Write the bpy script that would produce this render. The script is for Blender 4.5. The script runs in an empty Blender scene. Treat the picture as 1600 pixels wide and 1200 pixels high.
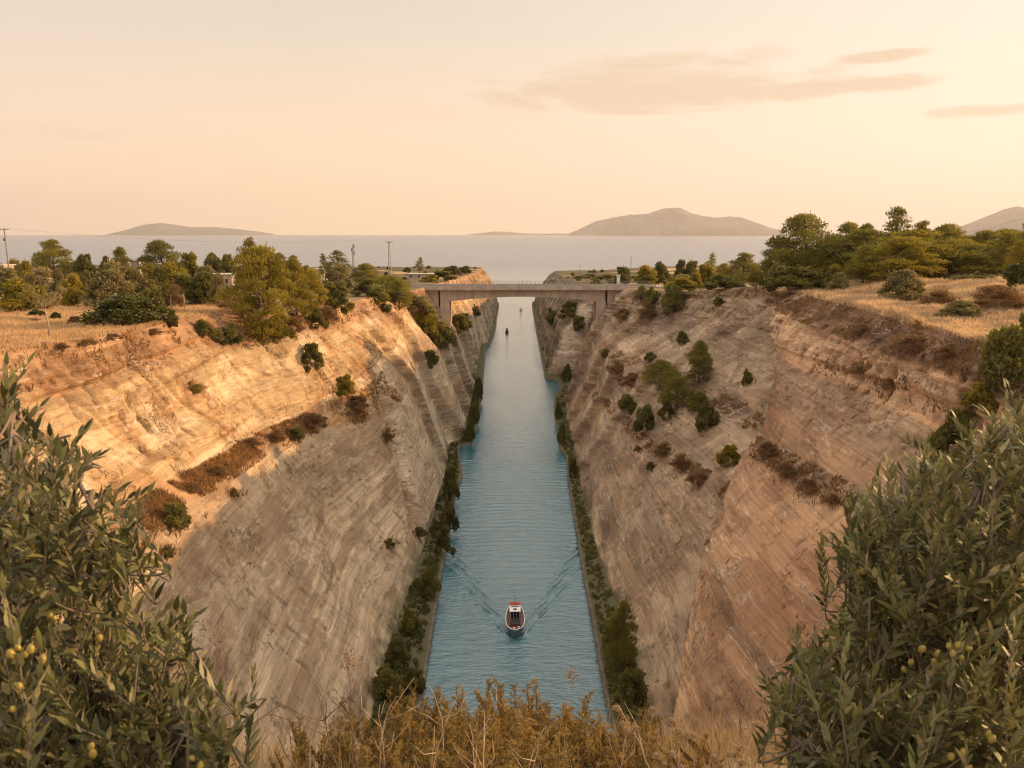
import bpy, math, random
import numpy as np
from mathutils import Vector, Matrix
from mathutils.bvhtree import BVHTree
random.seed(7)
RNG = np.random.default_rng(11)
S = bpy.context.scene
COL = S.collection
PI = math.pi

# ------------------------------------------------------------------ camera
EYE = Vector((0.0, 0.0, 62.0))
FPX = 28.0 / 36.0 * 1600.0                 # focal length in photo pixels
PITCH = math.atan((600.0 - 364.5) / FPX)
cam_data = bpy.data.cameras.new('camera')
cam = bpy.data.objects.new('camera', cam_data)
COL.objects.link(cam)
cam.location = EYE
cam.rotation_euler = (PI / 2 - PITCH, 0, 0)
cam_data.lens = 28.0
cam_data.sensor_width = 36.0
cam_data.clip_start = 0.1
cam_data.clip_end = 90000.0
cam_data.dof.use_dof = True
cam_data.dof.focus_distance = 130.0
cam_data.dof.aperture_fstop = 9.0
S.camera = cam

# ------------------------------------------------------------------ sun, sky, exposure
SUN_EL = math.radians(14.5)
SUN_AZ = math.radians(77.0)                # clockwise from +Y (straight ahead) towards +X
sun_dir = Vector((math.sin(SUN_AZ) * math.cos(SUN_EL), math.cos(SUN_AZ) * math.cos(SUN_EL), math.sin(SUN_EL)))
sun_data = bpy.data.lights.new('sun', 'SUN')
sun_data.energy = 4.1
sun_data.angle = math.radians(0.6)
sun_data.color = (1.0, 0.61, 0.30)
sun = bpy.data.objects.new('sun', sun_data)
COL.objects.link(sun)
sun.rotation_euler = sun_dir.to_track_quat('Z', 'Y').to_euler()
S.view_settings.view_transform = 'Standard'
S.view_settings.look = 'None'
S.view_settings.gamma = 1.0
S.view_settings.exposure = 0.5
S.cycles.max_bounces = 7
S.cycles.diffuse_bounces = 4
S.cycles.glossy_bounces = 3
S.cycles.transmission_bounces = 4
S.cycles.volume_bounces = 0
S.cycles.filter_width = 1.1
S.cycles.caustics_reflective = False
S.cycles.caustics_refractive = False


class Nodes:
    """small helper to write node trees"""
    def __init__(self, tree):
        self.t = tree
        self.n = tree.nodes
        self.l = tree.links

    def put(self, sock, v):
        if isinstance(v, bpy.types.NodeSocket):
            self.l.new(v, sock)
        elif isinstance(v, (int, float)) and sock.type == 'RGBA':
            sock.default_value = (v, v, v, 1)
        elif isinstance(v, tuple) and sock.type == 'RGBA' and len(v) == 3:
            sock.default_value = (*v, 1)
        else:
            sock.default_value = v

    def math(self, op, a, b=0.0, c=0.0, clamp=False):
        m = self.n.new('ShaderNodeMath'); m.operation = op; m.use_clamp = clamp
        self.put(m.inputs[0], a); self.put(m.inputs[1], b); self.put(m.inputs[2], c)
        return m.outputs[0]

    def mix(self, f, a, b, mode='MIX'):
        m = self.n.new('ShaderNodeMix'); m.data_type = 'RGBA'; m.blend_type = mode; m.clamp_factor = True
        self.put(m.inputs[0], f); self.put(m.inputs[6], a); self.put(m.inputs[7], b)
        return m.outputs[2]

    def noise(self, vec, scale, detail=4.0, rough=0.55, dist=0.0):
        m = self.n.new('ShaderNodeTexNoise')
        if vec is not None:
            self.l.new(vec, m.inputs['Vector'])
        m.inputs['Scale'].default_value = scale; m.inputs['Detail'].default_value = detail
        m.inputs['Roughness'].default_value = rough; m.inputs['Distortion'].default_value = dist
        return m.outputs[0]

    def mapping(self, vec, scale=(1, 1, 1), rot=(0, 0, 0), loc=(0, 0, 0)):
        m = self.n.new('ShaderNodeMapping')
        self.l.new(vec, m.inputs['Vector'])
        m.inputs['Scale'].default_value = scale; m.inputs['Rotation'].default_value = rot
        m.inputs['Location'].default_value = loc
        return m.outputs[0]

    def ramp(self, f, stops, interp='LINEAR'):
        m = self.n.new('ShaderNodeValToRGB'); cr = m.color_ramp; cr.interpolation = interp
        while len(cr.elements) < len(stops):
            cr.elements.new(0.5)
        for e, (p, c) in zip(cr.elements, stops):
            e.position = p
            e.color = (c, c, c, 1) if isinstance(c, (int, float)) else (*c, 1)
        self.l.new(f, m.inputs[0])
        return m.outputs[0]

    def smooth(self, v, a, b, lo=0.0, hi=1.0):
        m = self.n.new('ShaderNodeMapRange'); m.interpolation_type = 'SMOOTHSTEP'
        self.put(m.inputs[0], v); self.put(m.inputs[1], a); self.put(m.inputs[2], b)
        self.put(m.inputs[3], lo); self.put(m.inputs[4], hi)
        return m.outputs[0]


def build_world():
    w = bpy.data.worlds.new('World'); S.world = w; w.use_nodes = True
    q = Nodes(w.node_tree)
    q.n.clear()
    out = q.n.new('ShaderNodeOutputWorld'); bg = q.n.new('ShaderNodeBackground')
    bg.inputs[1].default_value = 0.125
    q.l.new(bg.outputs[0], out.inputs[0])
    sky = q.n.new('ShaderNodeTexSky'); sky.sky_type = 'NISHITA'; sky.sun_disc = False
    sky.sun_elevation = SUN_EL; sky.sun_rotation = SUN_AZ
    sky.dust_density = 4.0; sky.air_density = 1.0; sky.ozone_density = 1.0
    tc = q.n.new('ShaderNodeTexCoord')
    sep = q.n.new('ShaderNodeSeparateXYZ'); q.l.new(tc.outputs['Generated'], sep.inputs[0])
    x, y, z = sep.outputs
    elev = q.math('MULTIPLY', q.math('ARCSINE', z), 180 / PI)
    az = q.math('MULTIPLY', q.math('ARCTAN2', x, y), 180 / PI)
    grad = q.ramp(q.math('DIVIDE', elev, 90.0, clamp=True), [
        (0.0, (8.4, 5.7, 3.6)), (0.06, (7.1, 5.05, 3.4)), (0.14, (5.3, 4.4, 3.5)), (0.24, (4.2, 3.85, 3.5)), (0.36, (3.35, 3.35, 3.4)),
        (0.46, (7.3, 6.6, 5.8)), (0.7, (10.0, 9.0, 7.6)), (1.0, (9.6, 8.7, 7.7))])
    # brighter and paler towards the low sun on the right
    toward = q.math('COSINE', q.math('MULTIPLY', q.math('SUBTRACT', az, 77.0), PI / 180))
    warm = q.math('MULTIPLY', q.smooth(toward, -0.1, 1.0), q.smooth(elev, 45.0, 2.0))
    grad = q.mix(warm, grad, (6.7, 5.75, 4.7))
    away = q.math('MULTIPLY', q.smooth(toward, 0.1, -0.6), 0.25)
    grad = q.mix(away, grad, (4.8, 4.2, 4.1))
    nish = q.mix(1.0, sky.outputs[0], (1.25, 1.0, 0.85), 'MULTIPLY')
    colr = q.mix(0.86, nish, grad)
    # thin evening clouds, placed by compass bearing and height above the horizon
    def cloud(a0, e0, wa, we, tilt=0.0, thr=0.5, amt=0.5, seed=0.0):
        da = q.math('SUBTRACT', az, a0); de = q.math('SUBTRACT', elev, e0)
        de = q.math('SUBTRACT', de, q.math('MULTIPLY', da, tilt))
        comb = q.n.new('ShaderNodeCombineXYZ')
        q.l.new(q.math('MULTIPLY', da, 0.11), comb.inputs[0]); q.l.new(q.math('MULTIPLY', de, 0.55), comb.inputs[1])
        comb.inputs[2].default_value = seed
        nz = q.noise(comb.outputs[0], 1.6, 7.0, 0.6, 0.35)
        u = q.math('POWER', q.math('DIVIDE', da, wa), 2.0); v = q.math('POWER', q.math('DIVIDE', de, we), 2.0)
        r = q.math('ADD', u, v)
        val = q.math('SUBTRACT', q.math('SUBTRACT', 1.0, r), q.math('MULTIPLY', q.math('SUBTRACT', nz, 0.5), -4.4))
        return q.math('MULTIPLY', q.smooth(val, thr - 0.5, thr + 0.8), amt)
    m = cloud(9.8, 9.4, 12.0, 1.35, 0.0, 0.1, 0.8, 1.3)
    for args in ((10.5, 10.9, 8.0, 0.95, 0.03, 0.2, 0.7, 4.1), (17.5, 9.1, 8.5, 0.65, 0.0, 0.1, 0.8, 7.7), (23.6, 10.7, 2.8, 0.34, 0.02, 0.1, 0.8, 2.2),
                 (30.0, 7.2, 4.0, 0.40, 0.0, 0.25, 0.65, 9.4), (-31.0, 6.0, 9.0, 0.5, 0.0, 0.35, 0.22, 5.0),
                 (-5.0, 8.0, 12.0, 0.5, 0.0, 0.5, 0.12, 6.0)):
        m = q.math('MAXIMUM', m, cloud(*args))
    colr = q.mix(m, colr, (4.9, 3.6, 2.5))
    wisp = q.noise(q.mapping(tc.outputs['Generated'], (3.0, 3.0, 22.0)), 1.7, 6.0, 0.6, 0.5)
    colr = q.mix(q.math('MULTIPLY', q.smooth(wisp, 0.45, 0.75), 0.10), colr, (6.0, 5.3, 4.5))
    q.l.new(colr, bg.inputs[0])


build_world()

# ------------------------------------------------------------------ pixel <-> place helpers
CP, SP = math.cos(PITCH), math.sin(PITCH)


def ray_dir(px, py):
    xc, t = (px - 800.0) / FPX, (py - 600.0) / FPX
    return Vector((xc, CP - t * SP, -(SP + t * CP))).normalized()


def at_z(px, py, z):
    d = ray_dir(px, py)
    return EYE + d * ((z - EYE.z) / d.z)


def to_px(p):
    d = p - EYE
    f = d.y * CP - d.z * SP
    t = (-d.z * CP - d.y * SP) / f
    return 800 + FPX * d.x / f, 600 + FPX * t, f


# ------------------------------------------------------------------ numeric noise
def _hash(ix, iy, iz, seed):
    h = (ix.astype(np.int64) * 374761393 + iy.astype(np.int64) * 668265263 + iz.astype(np.int64) * 2147483647 + seed * 974711) & 0xFFFFFFFF
    h = ((h ^ (h >> 13)) * 1274126177) & 0xFFFFFFFF
    h = ((h ^ (h >> 16)) * 2246822519) & 0xFFFFFFFF
    return ((h ^ (h >> 15)) & 0xFFFF) / 65535.0


def vnoise(x, y, z=0.0, seed=0):
    x, y, z = np.broadcast_arrays(np.asarray(x, float), np.asarray(y, float), np.asarray(z, float))
    ix, iy, iz = np.floor(x), np.floor(y), np.floor(z)
    fx, fy, fz = x - ix, y - iy, z - iz
    fx = fx * fx * (3 - 2 * fx); fy = fy * fy * (3 - 2 * fy); fz = fz * fz * (3 - 2 * fz)
    r = 0
    for dx in (0, 1):
        wx = fx if dx else 1 - fx
        for dy in (0, 1):
            wy = fy if dy else 1 - fy
            for dz in (0, 1):
                wz = fz if dz else 1 - fz
                r = r + wx * wy * wz * _hash(ix + dx, iy + dy, iz + dz, seed)
    return r


def fbm(x, y, z=0.0, octv=4, seed=0, gain=0.5):
    a, s, tot = 1.0, 0.0, 0.0
    x, y, z = np.asarray(x, float), np.asarray(y, float), np.asarray(z, float)
    for k in range(octv):
        s = s + a * vnoise(x, y, z, seed + k * 17); tot += a
        x, y, z = x * 2.03 + 5.1, y * 2.03 + 9.7, z * 2.03 + 3.3
        a *= gain
    return s / tot


def sstep(v, a, b):
    t = np.clip((v - a) / (b - a), 0, 1)
    return t * t * (3 - 2 * t)


# ------------------------------------------------------------------ mesh helpers
def mesh_np(name, verts, faces, mats=(), smooth=False, midx=None):
    verts = np.ascontiguousarray(verts, np.float32); faces = np.ascontiguousarray(faces, np.int32)
    me = bpy.data.meshes.new(name)
    nf, k = faces.shape
    me.vertices.add(len(verts)); me.loops.add(nf * k); me.polygons.add(nf)
    me.vertices.foreach_set('co', verts.ravel())
    me.loops.foreach_set('vertex_index', faces.ravel())
    me.polygons.foreach_set('loop_start', np.arange(0, nf * k, k, dtype=np.int32))
    me.polygons.foreach_set('loop_total', np.full(nf, k, np.int32))
    if smooth:
        me.polygons.foreach_set('use_smooth', np.ones(nf, bool))
    for m in mats:
        me.materials.append(m)
    if midx is not None:
        me.polygons.foreach_set('material_index', np.asarray(midx, np.int32))
    me.update(calc_edges=True)
    return me


def set_color(me, name, rgb):
    a = me.color_attributes.new(name, 'FLOAT_COLOR', 'POINT')
    c = np.ones((len(me.vertices), 4), np.float32); c[:, :3] = rgb
    a.data.foreach_set('color', c.ravel())


def grid_faces(nc, nr, flip=False):
    i = np.arange(nc - 1)[:, None] * nr + np.arange(nr - 1)[None, :]
    f = np.stack([i, i + nr, i + nr + 1, i + 1], -1).reshape(-1, 4)
    return f[:, ::-1] if flip else f


def link(name, me, parent=None, loc=None):
    o = bpy.data.objects.new(name, me); COL.objects.link(o)
    if parent is not None:
        o.parent = parent
    if loc is not None:
        o.location = loc
    return o


def tag(o, label=None, cat=None, group=None, kind=None):
    if label: o['label'] = label
    if cat: o['category'] = cat
    if group: o['group'] = group
    if kind: o['kind'] = kind
    return o


def empty(name, loc, label, cat, group=None, rz=0.0):
    o = bpy.data.objects.new(name, None); COL.objects.link(o)
    o.location = loc; o.rotation_euler = (0, 0, rz); o.empty_display_size = 0.5
    return tag(o, label, cat, group)


class MB:
    """collects simple shapes into one mesh"""
    def __init__(self):
        self.v, self.f = [], []

    def add(self, vs, fs):
        b = len(self.v); self.v += [tuple(p) for p in vs]; self.f += [tuple(b + i for i in f) for f in fs]

    def box(self, x0, x1, y0, y1, z0, z1):
        self.add([(x0, y0, z0), (x1, y0, z0), (x1, y1, z0), (x0, y1, z0), (x0, y0, z1), (x1, y0, z1), (x1, y1, z1), (x0, y1, z1)],
                 [(0, 3, 2, 1), (4, 5, 6, 7), (0, 1, 5, 4), (1, 2, 6, 5), (2, 3, 7, 6), (3, 0, 4, 7)])

    def prism(self, poly, y0, y1):             # polygon in X-Z, extruded along Y
        n = len(poly)
        self.add([(x, y0, z) for x, z in poly] + [(x, y1, z) for x, z in poly],
                 [tuple(range(n)), tuple(range(2 * n - 1, n - 1, -1))] + [(i, i + n, (i + 1) % n + n, (i + 1) % n) for i in range(n)])

    def slab(self, poly, z0, z1):              # polygon in X-Y, extruded along Z
        n = len(poly)
        self.add([(x, y, z0) for x, y in poly] + [(x, y, z1) for x, y in poly],
                 [tuple(range(n - 1, -1, -1)), tuple(range(n, 2 * n))] + [(i, (i + 1) % n, (i + 1) % n + n, i + n) for i in range(n)])

    def tube(self, pts, rad, seg=6):
        pts = [Vector(p) for p in pts]
        rad = rad if isinstance(rad, (list, tuple)) else [rad] * len(pts)
        rings = []
        u = None
        for i, p in enumerate(pts):
            d = (pts[min(i + 1, len(pts) - 1)] - pts[max(i - 1, 0)]).normalized()
            if u is None:
                u = d.cross(Vector((0, 0, 1)) if abs(d.z) < 0.9 else Vector((1, 0, 0))).normalized()
            u = (u - d * u.dot(d)).normalized()
            w = d.cross(u)
            rings.append([p + (u * math.cos(2 * PI * k / seg) + w * math.sin(2 * PI * k / seg)) * rad[i] for k in range(seg)])
        fs = []
        for i in range(len(pts) - 1):
            for k in range(seg):
                a, b = i * seg + k, i * seg + (k + 1) % seg
                fs.append((a, b, b + seg, a + seg))
        fs.append(tuple(range(seg - 1, -1, -1))); m = (len(pts) - 1) * seg
        fs.append(tuple(m + k for k in range(seg)))
        self.add([p for r in rings for p in r], fs)

    def build(self, name, mat, parent=None, smooth=False, bevel=0.0):
        me = bpy.data.meshes.new(name); me.from_pydata(self.v, [], self.f); me.update()
        me.materials.append(mat)
        if smooth:
            for p in me.polygons: p.use_smooth = True
        o = link(name, me, parent)
        if bevel:
            m = o.modifiers.new('bevel', 'BEVEL'); m.width = bevel; m.segments = 2
        return o


def material(name):
    m = bpy.data.materials.new(name); m.use_nodes = True
    q = Nodes(m.node_tree)
    return m, q, m.node_tree.nodes['Principled BSDF']


def simple_mat(name, c, rough=0.7, var=0.25, scale=3.0, metal=0.0, bump=0.0):
    m, q, b = material(name)
    tc = q.n.new('ShaderNodeTexCoord')
    nz = q.noise(tc.outputs['Object'], scale, 6.0, 0.6)
    dark = tuple(v * (1 - var) for v in c); lite = tuple(min(1, v * (1 + var)) for v in c)
    q.l.new(q.mix(q.smooth(nz, 0.3, 0.7), dark, lite), b.inputs['Base Color'])
    b.inputs['Roughness'].default_value = rough; b.inputs['Metallic'].default_value = metal
    if bump:
        bp = q.n.new('ShaderNodeBump'); bp.inputs['Strength'].default_value = bump; bp.inputs['Distance'].default_value = 0.05
        q.l.new(nz, bp.inputs['Height']); q.l.new(bp.outputs[0], b.inputs['Normal'])
    return m


# ------------------------------------------------------------------ setting materials
def rock_mat():
    m, q, b = material('limestone')
    tc = q.n.new('ShaderNodeTexCoord'); P = tc.outputs['Object']
    at = q.n.new('ShaderNodeAttribute'); at.attribute_name = 'Col'
    fine = q.noise(P, 2.2, 8.0, 0.65)
    beds = q.noise(q.mapping(P, (0.35, 0.10, 2.4), (0.06, 0.0, 0.0)), 1.0, 7.0, 0.62, 0.4)
    streak = q.noise(q.mapping(P, (0.5, 1.3, 0.13)), 1.0, 6.0, 0.6, 0.3)
    strat = q.noise(q.mapping(P, (0.14, 0.022, 2.6), (0.05, 0.0, 0.0)), 1.0, 9.0, 0.72, 0.15)
    c = q.mix(q.smooth(beds, 0.38, 0.66, 0.0, 0.6), at.outputs[0], q.mix(1.0, at.outputs[0], (1.32, 1.30, 1.26), 'MULTIPLY'))
    c = q.mix(q.smooth(strat, 0.50, 0.60, 0.0, 0.45), c, q.mix(1.0, c, (1.30, 1.27, 1.22), 'MULTIPLY'))
    c = q.mix(q.smooth(strat, 0.47, 0.38, 0.0, 0.42), c, q.mix(1.0, c, (0.68, 0.64, 0.60), 'MULTIPLY'))
    c = q.mix(q.smooth(streak, 0.5, 0.72, 0.0, 0.16), c, q.mix(1.0, c, (0.68, 0.66, 0.66), 'MULTIPLY'))
    c = q.mix(q.smooth(fine, 0.42, 0.25, 0.0, 0.45), c, q.mix(1.0, c, (0.62, 0.56, 0.50), 'MULTIPLY'))
    chips = q.noise(q.mapping(P, (0.7, 0.20, 1.35), (0.12, 0.0, 0.0)), 1.3, 6.0, 0.72, 0.7)
    c = q.mix(q.smooth(chips, 0.56, 0.60, 0.0, 0.24), c, q.mix(1.0, c, (1.45, 1.42, 1.38), 'MULTIPLY'))
    sn = q.noise(q.mapping(P, (0.5, 0.11, 0.75), (0.05, 0, 0)), 1.0, 3.0, 0.5, 0.2)
    sm = q.noise(q.mapping(P, (0.10, 0.09, 0.10)), 1.0, 5.0, 0.65)
    line_ = q.math('MULTIPLY', q.smooth(q.math('ABSOLUTE', q.math('SUBTRACT', sn, 0.5)), 0.016, 0.004), q.smooth(sm, 0.49, 0.57))
    c = q.mix(q.math('MULTIPLY', line_, 0.85), c, (0.64, 0.54, 0.43))
    cn = q.noise(q.mapping(P, (0.55, 0.55, 0.30), (0.3, 0, 0)), 1.0, 5.0, 0.62, 0.9)
    cm = q.noise(q.mapping(P, (0.13, 0.11, 0.15), (0, 0, 0), (7, 3, 1)), 1.0, 4.0, 0.6)
    crk = q.math('MULTIPLY', q.smooth(q.math('ABSOLUTE', q.math('SUBTRACT', cn, 0.5)), 0.014, 0.003), q.smooth(cm, 0.48, 0.58))
    c = q.mix(q.math('MULTIPLY', crk, 0.8), c, (0.10, 0.065, 0.042))
    hole = q.smooth(q.noise(q.mapping(P, (0.9, 1.0, 0.55), (0.35, 0, 0)), 1.25, 2.0, 0.45, 0.5), 0.70, 0.745)
    hole = q.math('MULTIPLY', hole, q.smooth(cm, 0.42, 0.52))
    c = q.mix(q.math('MULTIPLY', hole, 0.75), c, (0.10, 0.068, 0.042))
    bl = q.noise(q.mapping(P, (0.16, 0.07, 0.22), (0.1, 0, 0)), 1.0, 6.0, 0.68, 0.8)
    c = q.mix(q.smooth(bl, 0.50, 0.64, 0.0, 0.45), c, q.mix(1.0, c, (0.70, 0.66, 0.63), 'MULTIPLY'))
    c = q.mix(q.smooth(bl, 0.46, 0.34, 0.0, 0.35), c, q.mix(1.0, c, (1.28, 1.24, 1.18), 'MULTIPLY'))
    pat = q.noise(q.mapping(P, (0.12, 0.050, 0.15), (0.04, 0, 0), (3.0, 1.5, 0.4)), 1.0, 10.0, 0.70, 0.5)
    c = q.mix(q.smooth(pat, 0.485, 0.525, 0.0, 0.66), c, q.mix(1.0, c, (0.62, 0.56, 0.52), 'MULTIPLY'))
    pat2 = q.noise(q.mapping(P, (0.35, 0.10, 0.42), (0.06, 0, 0), (1.0, 4.5, 2.4)), 1.0, 9.0, 0.70, 0.6)
    c = q.mix(q.smooth(pat2, 0.54, 0.57, 0.0, 0.5), c, q.mix(1.0, c, (1.30, 1.27, 1.22), 'MULTIPLY'))
    grit = q.noise(P, 5.5, 4.0, 0.7)
    c = q.mix(q.smooth(grit, 0.40, 0.30, 0.0, 0.5), c, q.mix(1.0, c, (0.5, 0.45, 0.40), 'MULTIPLY'))
    q.l.new(c, b.inputs['Base Color'])
    b.inputs['Roughness'].default_value = 0.95; b.inputs['Specular IOR Level'].default_value = 0.15
    h = q.math('ADD', q.math('MULTIPLY', beds, 0.55), q.math('ADD', q.math('MULTIPLY', fine, 0.35), q.math('ADD', q.math('MULTIPLY', streak, 0.25), q.math('MULTIPLY', strat, 0.75))))
    h = q.math('ADD', h, q.math('MULTIPLY', chips, 0.35))
    h = q.math('ADD', h, q.math('MULTIPLY', grit, 0.22))
    h = q.math('SUBTRACT', h, q.math('MULTIPLY', q.math('MAXIMUM', crk, hole), 0.5))
    bp = q.n.new('ShaderNodeBump'); bp.inputs['Strength'].default_value = 0.75; bp.inputs['Distance'].default_value = 0.5
    q.l.new(h, bp.inputs['Height']); q.l.new(bp.outputs[0], b.inputs['Normal'])
    return m


def ground_mat():
    m, q, b = material('dry_earth')
    tc = q.n.new('ShaderNodeTexCoord'); P = tc.outputs['Object']
    at = q.n.new('ShaderNodeAttribute'); at.attribute_name = 'Col'
    n1 = q.noise(P, 0.18, 6.0, 0.6); n2 = q.noise(P, 1.6, 6.0, 0.65)
    c = q.mix(q.smooth(n1, 0.4, 0.65, 0.0, 0.5), at.outputs[0], q.mix(1.0, at.outputs[0], (0.66, 0.6, 0.52), 'MULTIPLY'))
    c = q.mix(q.smooth(n2, 0.4, 0.7, 0.0, 0.5), c, q.mix(1.0, c, (1.3, 1.3, 1.25), 'MULTIPLY'))
    q.l.new(c, b.inputs['Base Color']); b.inputs['Roughness'].default_value = 0.95; b.inputs['Specular IOR Level'].default_value = 0.1
    bp = q.n.new('ShaderNodeBump'); bp.inputs['Strength'].default_value = 0.7; bp.inputs['Distance'].default_value = 0.3
    q.l.new(n2, bp.inputs['Height']); q.l.new(bp.outputs[0], b.inputs['Normal'])
    return m


def water_mat():
    m, q, b = material('sea_water')
    tc = q.n.new('ShaderNodeTexCoord'); P = tc.outputs['Object']
    sep = q.n.new('ShaderNodeSeparateXYZ'); q.l.new(P, sep.inputs[0])
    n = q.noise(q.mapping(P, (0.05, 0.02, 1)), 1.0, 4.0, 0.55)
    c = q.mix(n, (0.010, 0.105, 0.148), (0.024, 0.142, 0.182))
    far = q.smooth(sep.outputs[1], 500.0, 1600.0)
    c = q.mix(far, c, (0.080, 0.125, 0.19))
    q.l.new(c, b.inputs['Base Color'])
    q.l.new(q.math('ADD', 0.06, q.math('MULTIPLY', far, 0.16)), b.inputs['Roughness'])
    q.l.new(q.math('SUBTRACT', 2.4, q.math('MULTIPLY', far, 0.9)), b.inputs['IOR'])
    r1 = q.noise(q.mapping(P, (0.55, 1.5, 1)), 1.0, 5.0, 0.6, 0.6)
    r2 = q.noise(q.mapping(P, (1.6, 3.6, 1), (0, 0, 0.3)), 1.0, 3.0, 0.6, 0.5)
    # gusts: smoother and rougher patches
    gust = q.smooth(q.noise(q.mapping(P, (0.04, 0.015, 1)), 1.0, 3.0, 0.5), 0.35, 0.65, 0.45, 1.0)
    r0 = q.noise(q.mapping(P, (0.20, 0.62, 1), (0, 0, -0.12)), 1.0, 3.0, 0.5, 0.8)
    h = q.math('MULTIPLY', q.math('ADD', q.math('MULTIPLY', r0, 0.75), q.math('ADD', q.math('MULTIPLY', r1, 0.7), q.math('MULTIPLY', r2, 0.3))), gust)
    swell = q.noise(q.mapping(P, (0.004, 0.02, 1)), 1.0, 5.0, 0.6)
    h = q.math('ADD', h, q.math('MULTIPLY', swell, q.math('MULTIPLY', far, 5.0)))
    bp = q.n.new('ShaderNodeBump'); bp.inputs['Distance'].default_value = 0.95
    q.l.new(q.math('SUBTRACT', q.smooth(sep.outputs[1], 110.0, 330.0, 0.60, 0.14), q.math('MULTIPLY', far, -0.10)), bp.inputs['Strength'])
    q.l.new(h, bp.inputs['Height']); q.l.new(bp.outputs[0], b.inputs['Normal'])
    return m


M = {}
M['rock'] = rock_mat(); M['earth'] = ground_mat(); M['water'] = water_mat()
def concrete_mat():
    m, q, b = material('weathered_concrete')
    tc = q.n.new('ShaderNodeTexCoord'); P = tc.outputs['Object']
    run = q.noise(q.mapping(P, (1.1, 1.1, 0.10)), 1.0, 6.0, 0.7, 0.2); blot = q.noise(P, 0.3, 6.0, 0.65)
    c = q.mix(q.smooth(blot, 0.35, 0.65), (0.41, 0.32, 0.25), (0.54, 0.435, 0.34))
    c = q.mix(q.smooth(run, 0.52, 0.70, 0.0, 0.6), c, (0.17, 0.135, 0.11))
    sep = q.n.new('ShaderNodeSeparateXYZ'); q.l.new(P, sep.inputs[0])
    jt = q.math('ABSOLUTE', q.math('SUBTRACT', q.math('FRACT', q.math('DIVIDE', sep.outputs[0], 4.8)), 0.5))
    c = q.mix(q.smooth(jt, 0.012, 0.004, 0.0, 0.6), c, (0.12, 0.095, 0.08))
    q.l.new(c, b.inputs['Base Color']); b.inputs['Roughness'].default_value = 0.9
    return m


M['concrete'] = concrete_mat()
M['concrete_dark'] = simple_mat('stained_concrete', (0.25, 0.215, 0.19), 0.9, 0.2, 0.5, bump=0.2)
M['quay'] = simple_mat('wet_quay_stone', (0.125, 0.105, 0.082), 0.85, 0.4, 0.8, bump=0.3)
M['asphalt'] = simple_mat('asphalt', (0.09, 0.085, 0.08), 0.9, 0.2, 1.2)
M['gravel'] = simple_mat('pale_gravel', (0.36, 0.29, 0.22), 0.95, 0.25, 2.0, bump=0.3)
M['island'] = simple_mat('far_scrub_hills', (0.16, 0.14, 0.11), 0.95, 0.35, 0.003)
M['steel'] = simple_mat('galvanised_steel', (0.32, 0.31, 0.30), 0.5, 0.2, 4.0, metal=0.6)
M['dark_steel'] = simple_mat('dark_steel', (0.07, 0.065, 0.06), 0.6, 0.2, 4.0)
M['pole_wood'] = simple_mat('pole_timber', (0.24, 0.18, 0.13), 0.85, 0.3, 3.0)
M['white_paint'] = simple_mat('white_paint', (0.78, 0.77, 0.73), 0.45, 0.06, 2.0)
M['hull_paint'] = simple_mat('blue_grey_hull_paint', (0.12, 0.155, 0.18), 0.4, 0.12, 2.0)
M['deck_wood'] = simple_mat('varnished_deck', (0.12, 0.058, 0.038), 0.6, 0.3, 4.0)
M['glass'] = simple_mat('dark_glass', (0.02, 0.025, 0.03), 0.12, 0.1, 2.0)
M['red_paint'] = simple_mat('red_paint', (0.50, 0.06, 0.03), 0.55, 0.2, 4.0)
M['black_rubber'] = simple_mat('black_rubber', (0.02, 0.02, 0.02), 0.7, 0.2, 4.0)
M['plaster'] = simple_mat('pale_plaster', (0.55, 0.48, 0.40), 0.9, 0.12, 0.6)
M['roof_tile'] = simple_mat('clay_roof', (0.32, 0.16, 0.09), 0.9, 0.2, 1.5)

# ------------------------------------------------------------------ the banks of the cut
YS = np.exp(np.linspace(math.log(26.0), math.log(800.0), 1080))


def line(pts, wob=0.0):
    pts = sorted(pts)
    y = np.array([p[0] for p in pts], float)
    X = np.interp(YS, y, [p[1] for p in pts]); Z = np.interp(YS, y, [p[2] for p in pts])
    if wob:
        k = np.exp(-0.5 * (np.arange(-12, 13) / wob) ** 2); k /= k.sum()
        X = np.convolve(np.pad(X, 12, 'edge'), k, 'valid'); Z = np.convolve(np.pad(Z, 12, 'edge'), k, 'valid')
    return X, Z


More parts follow.
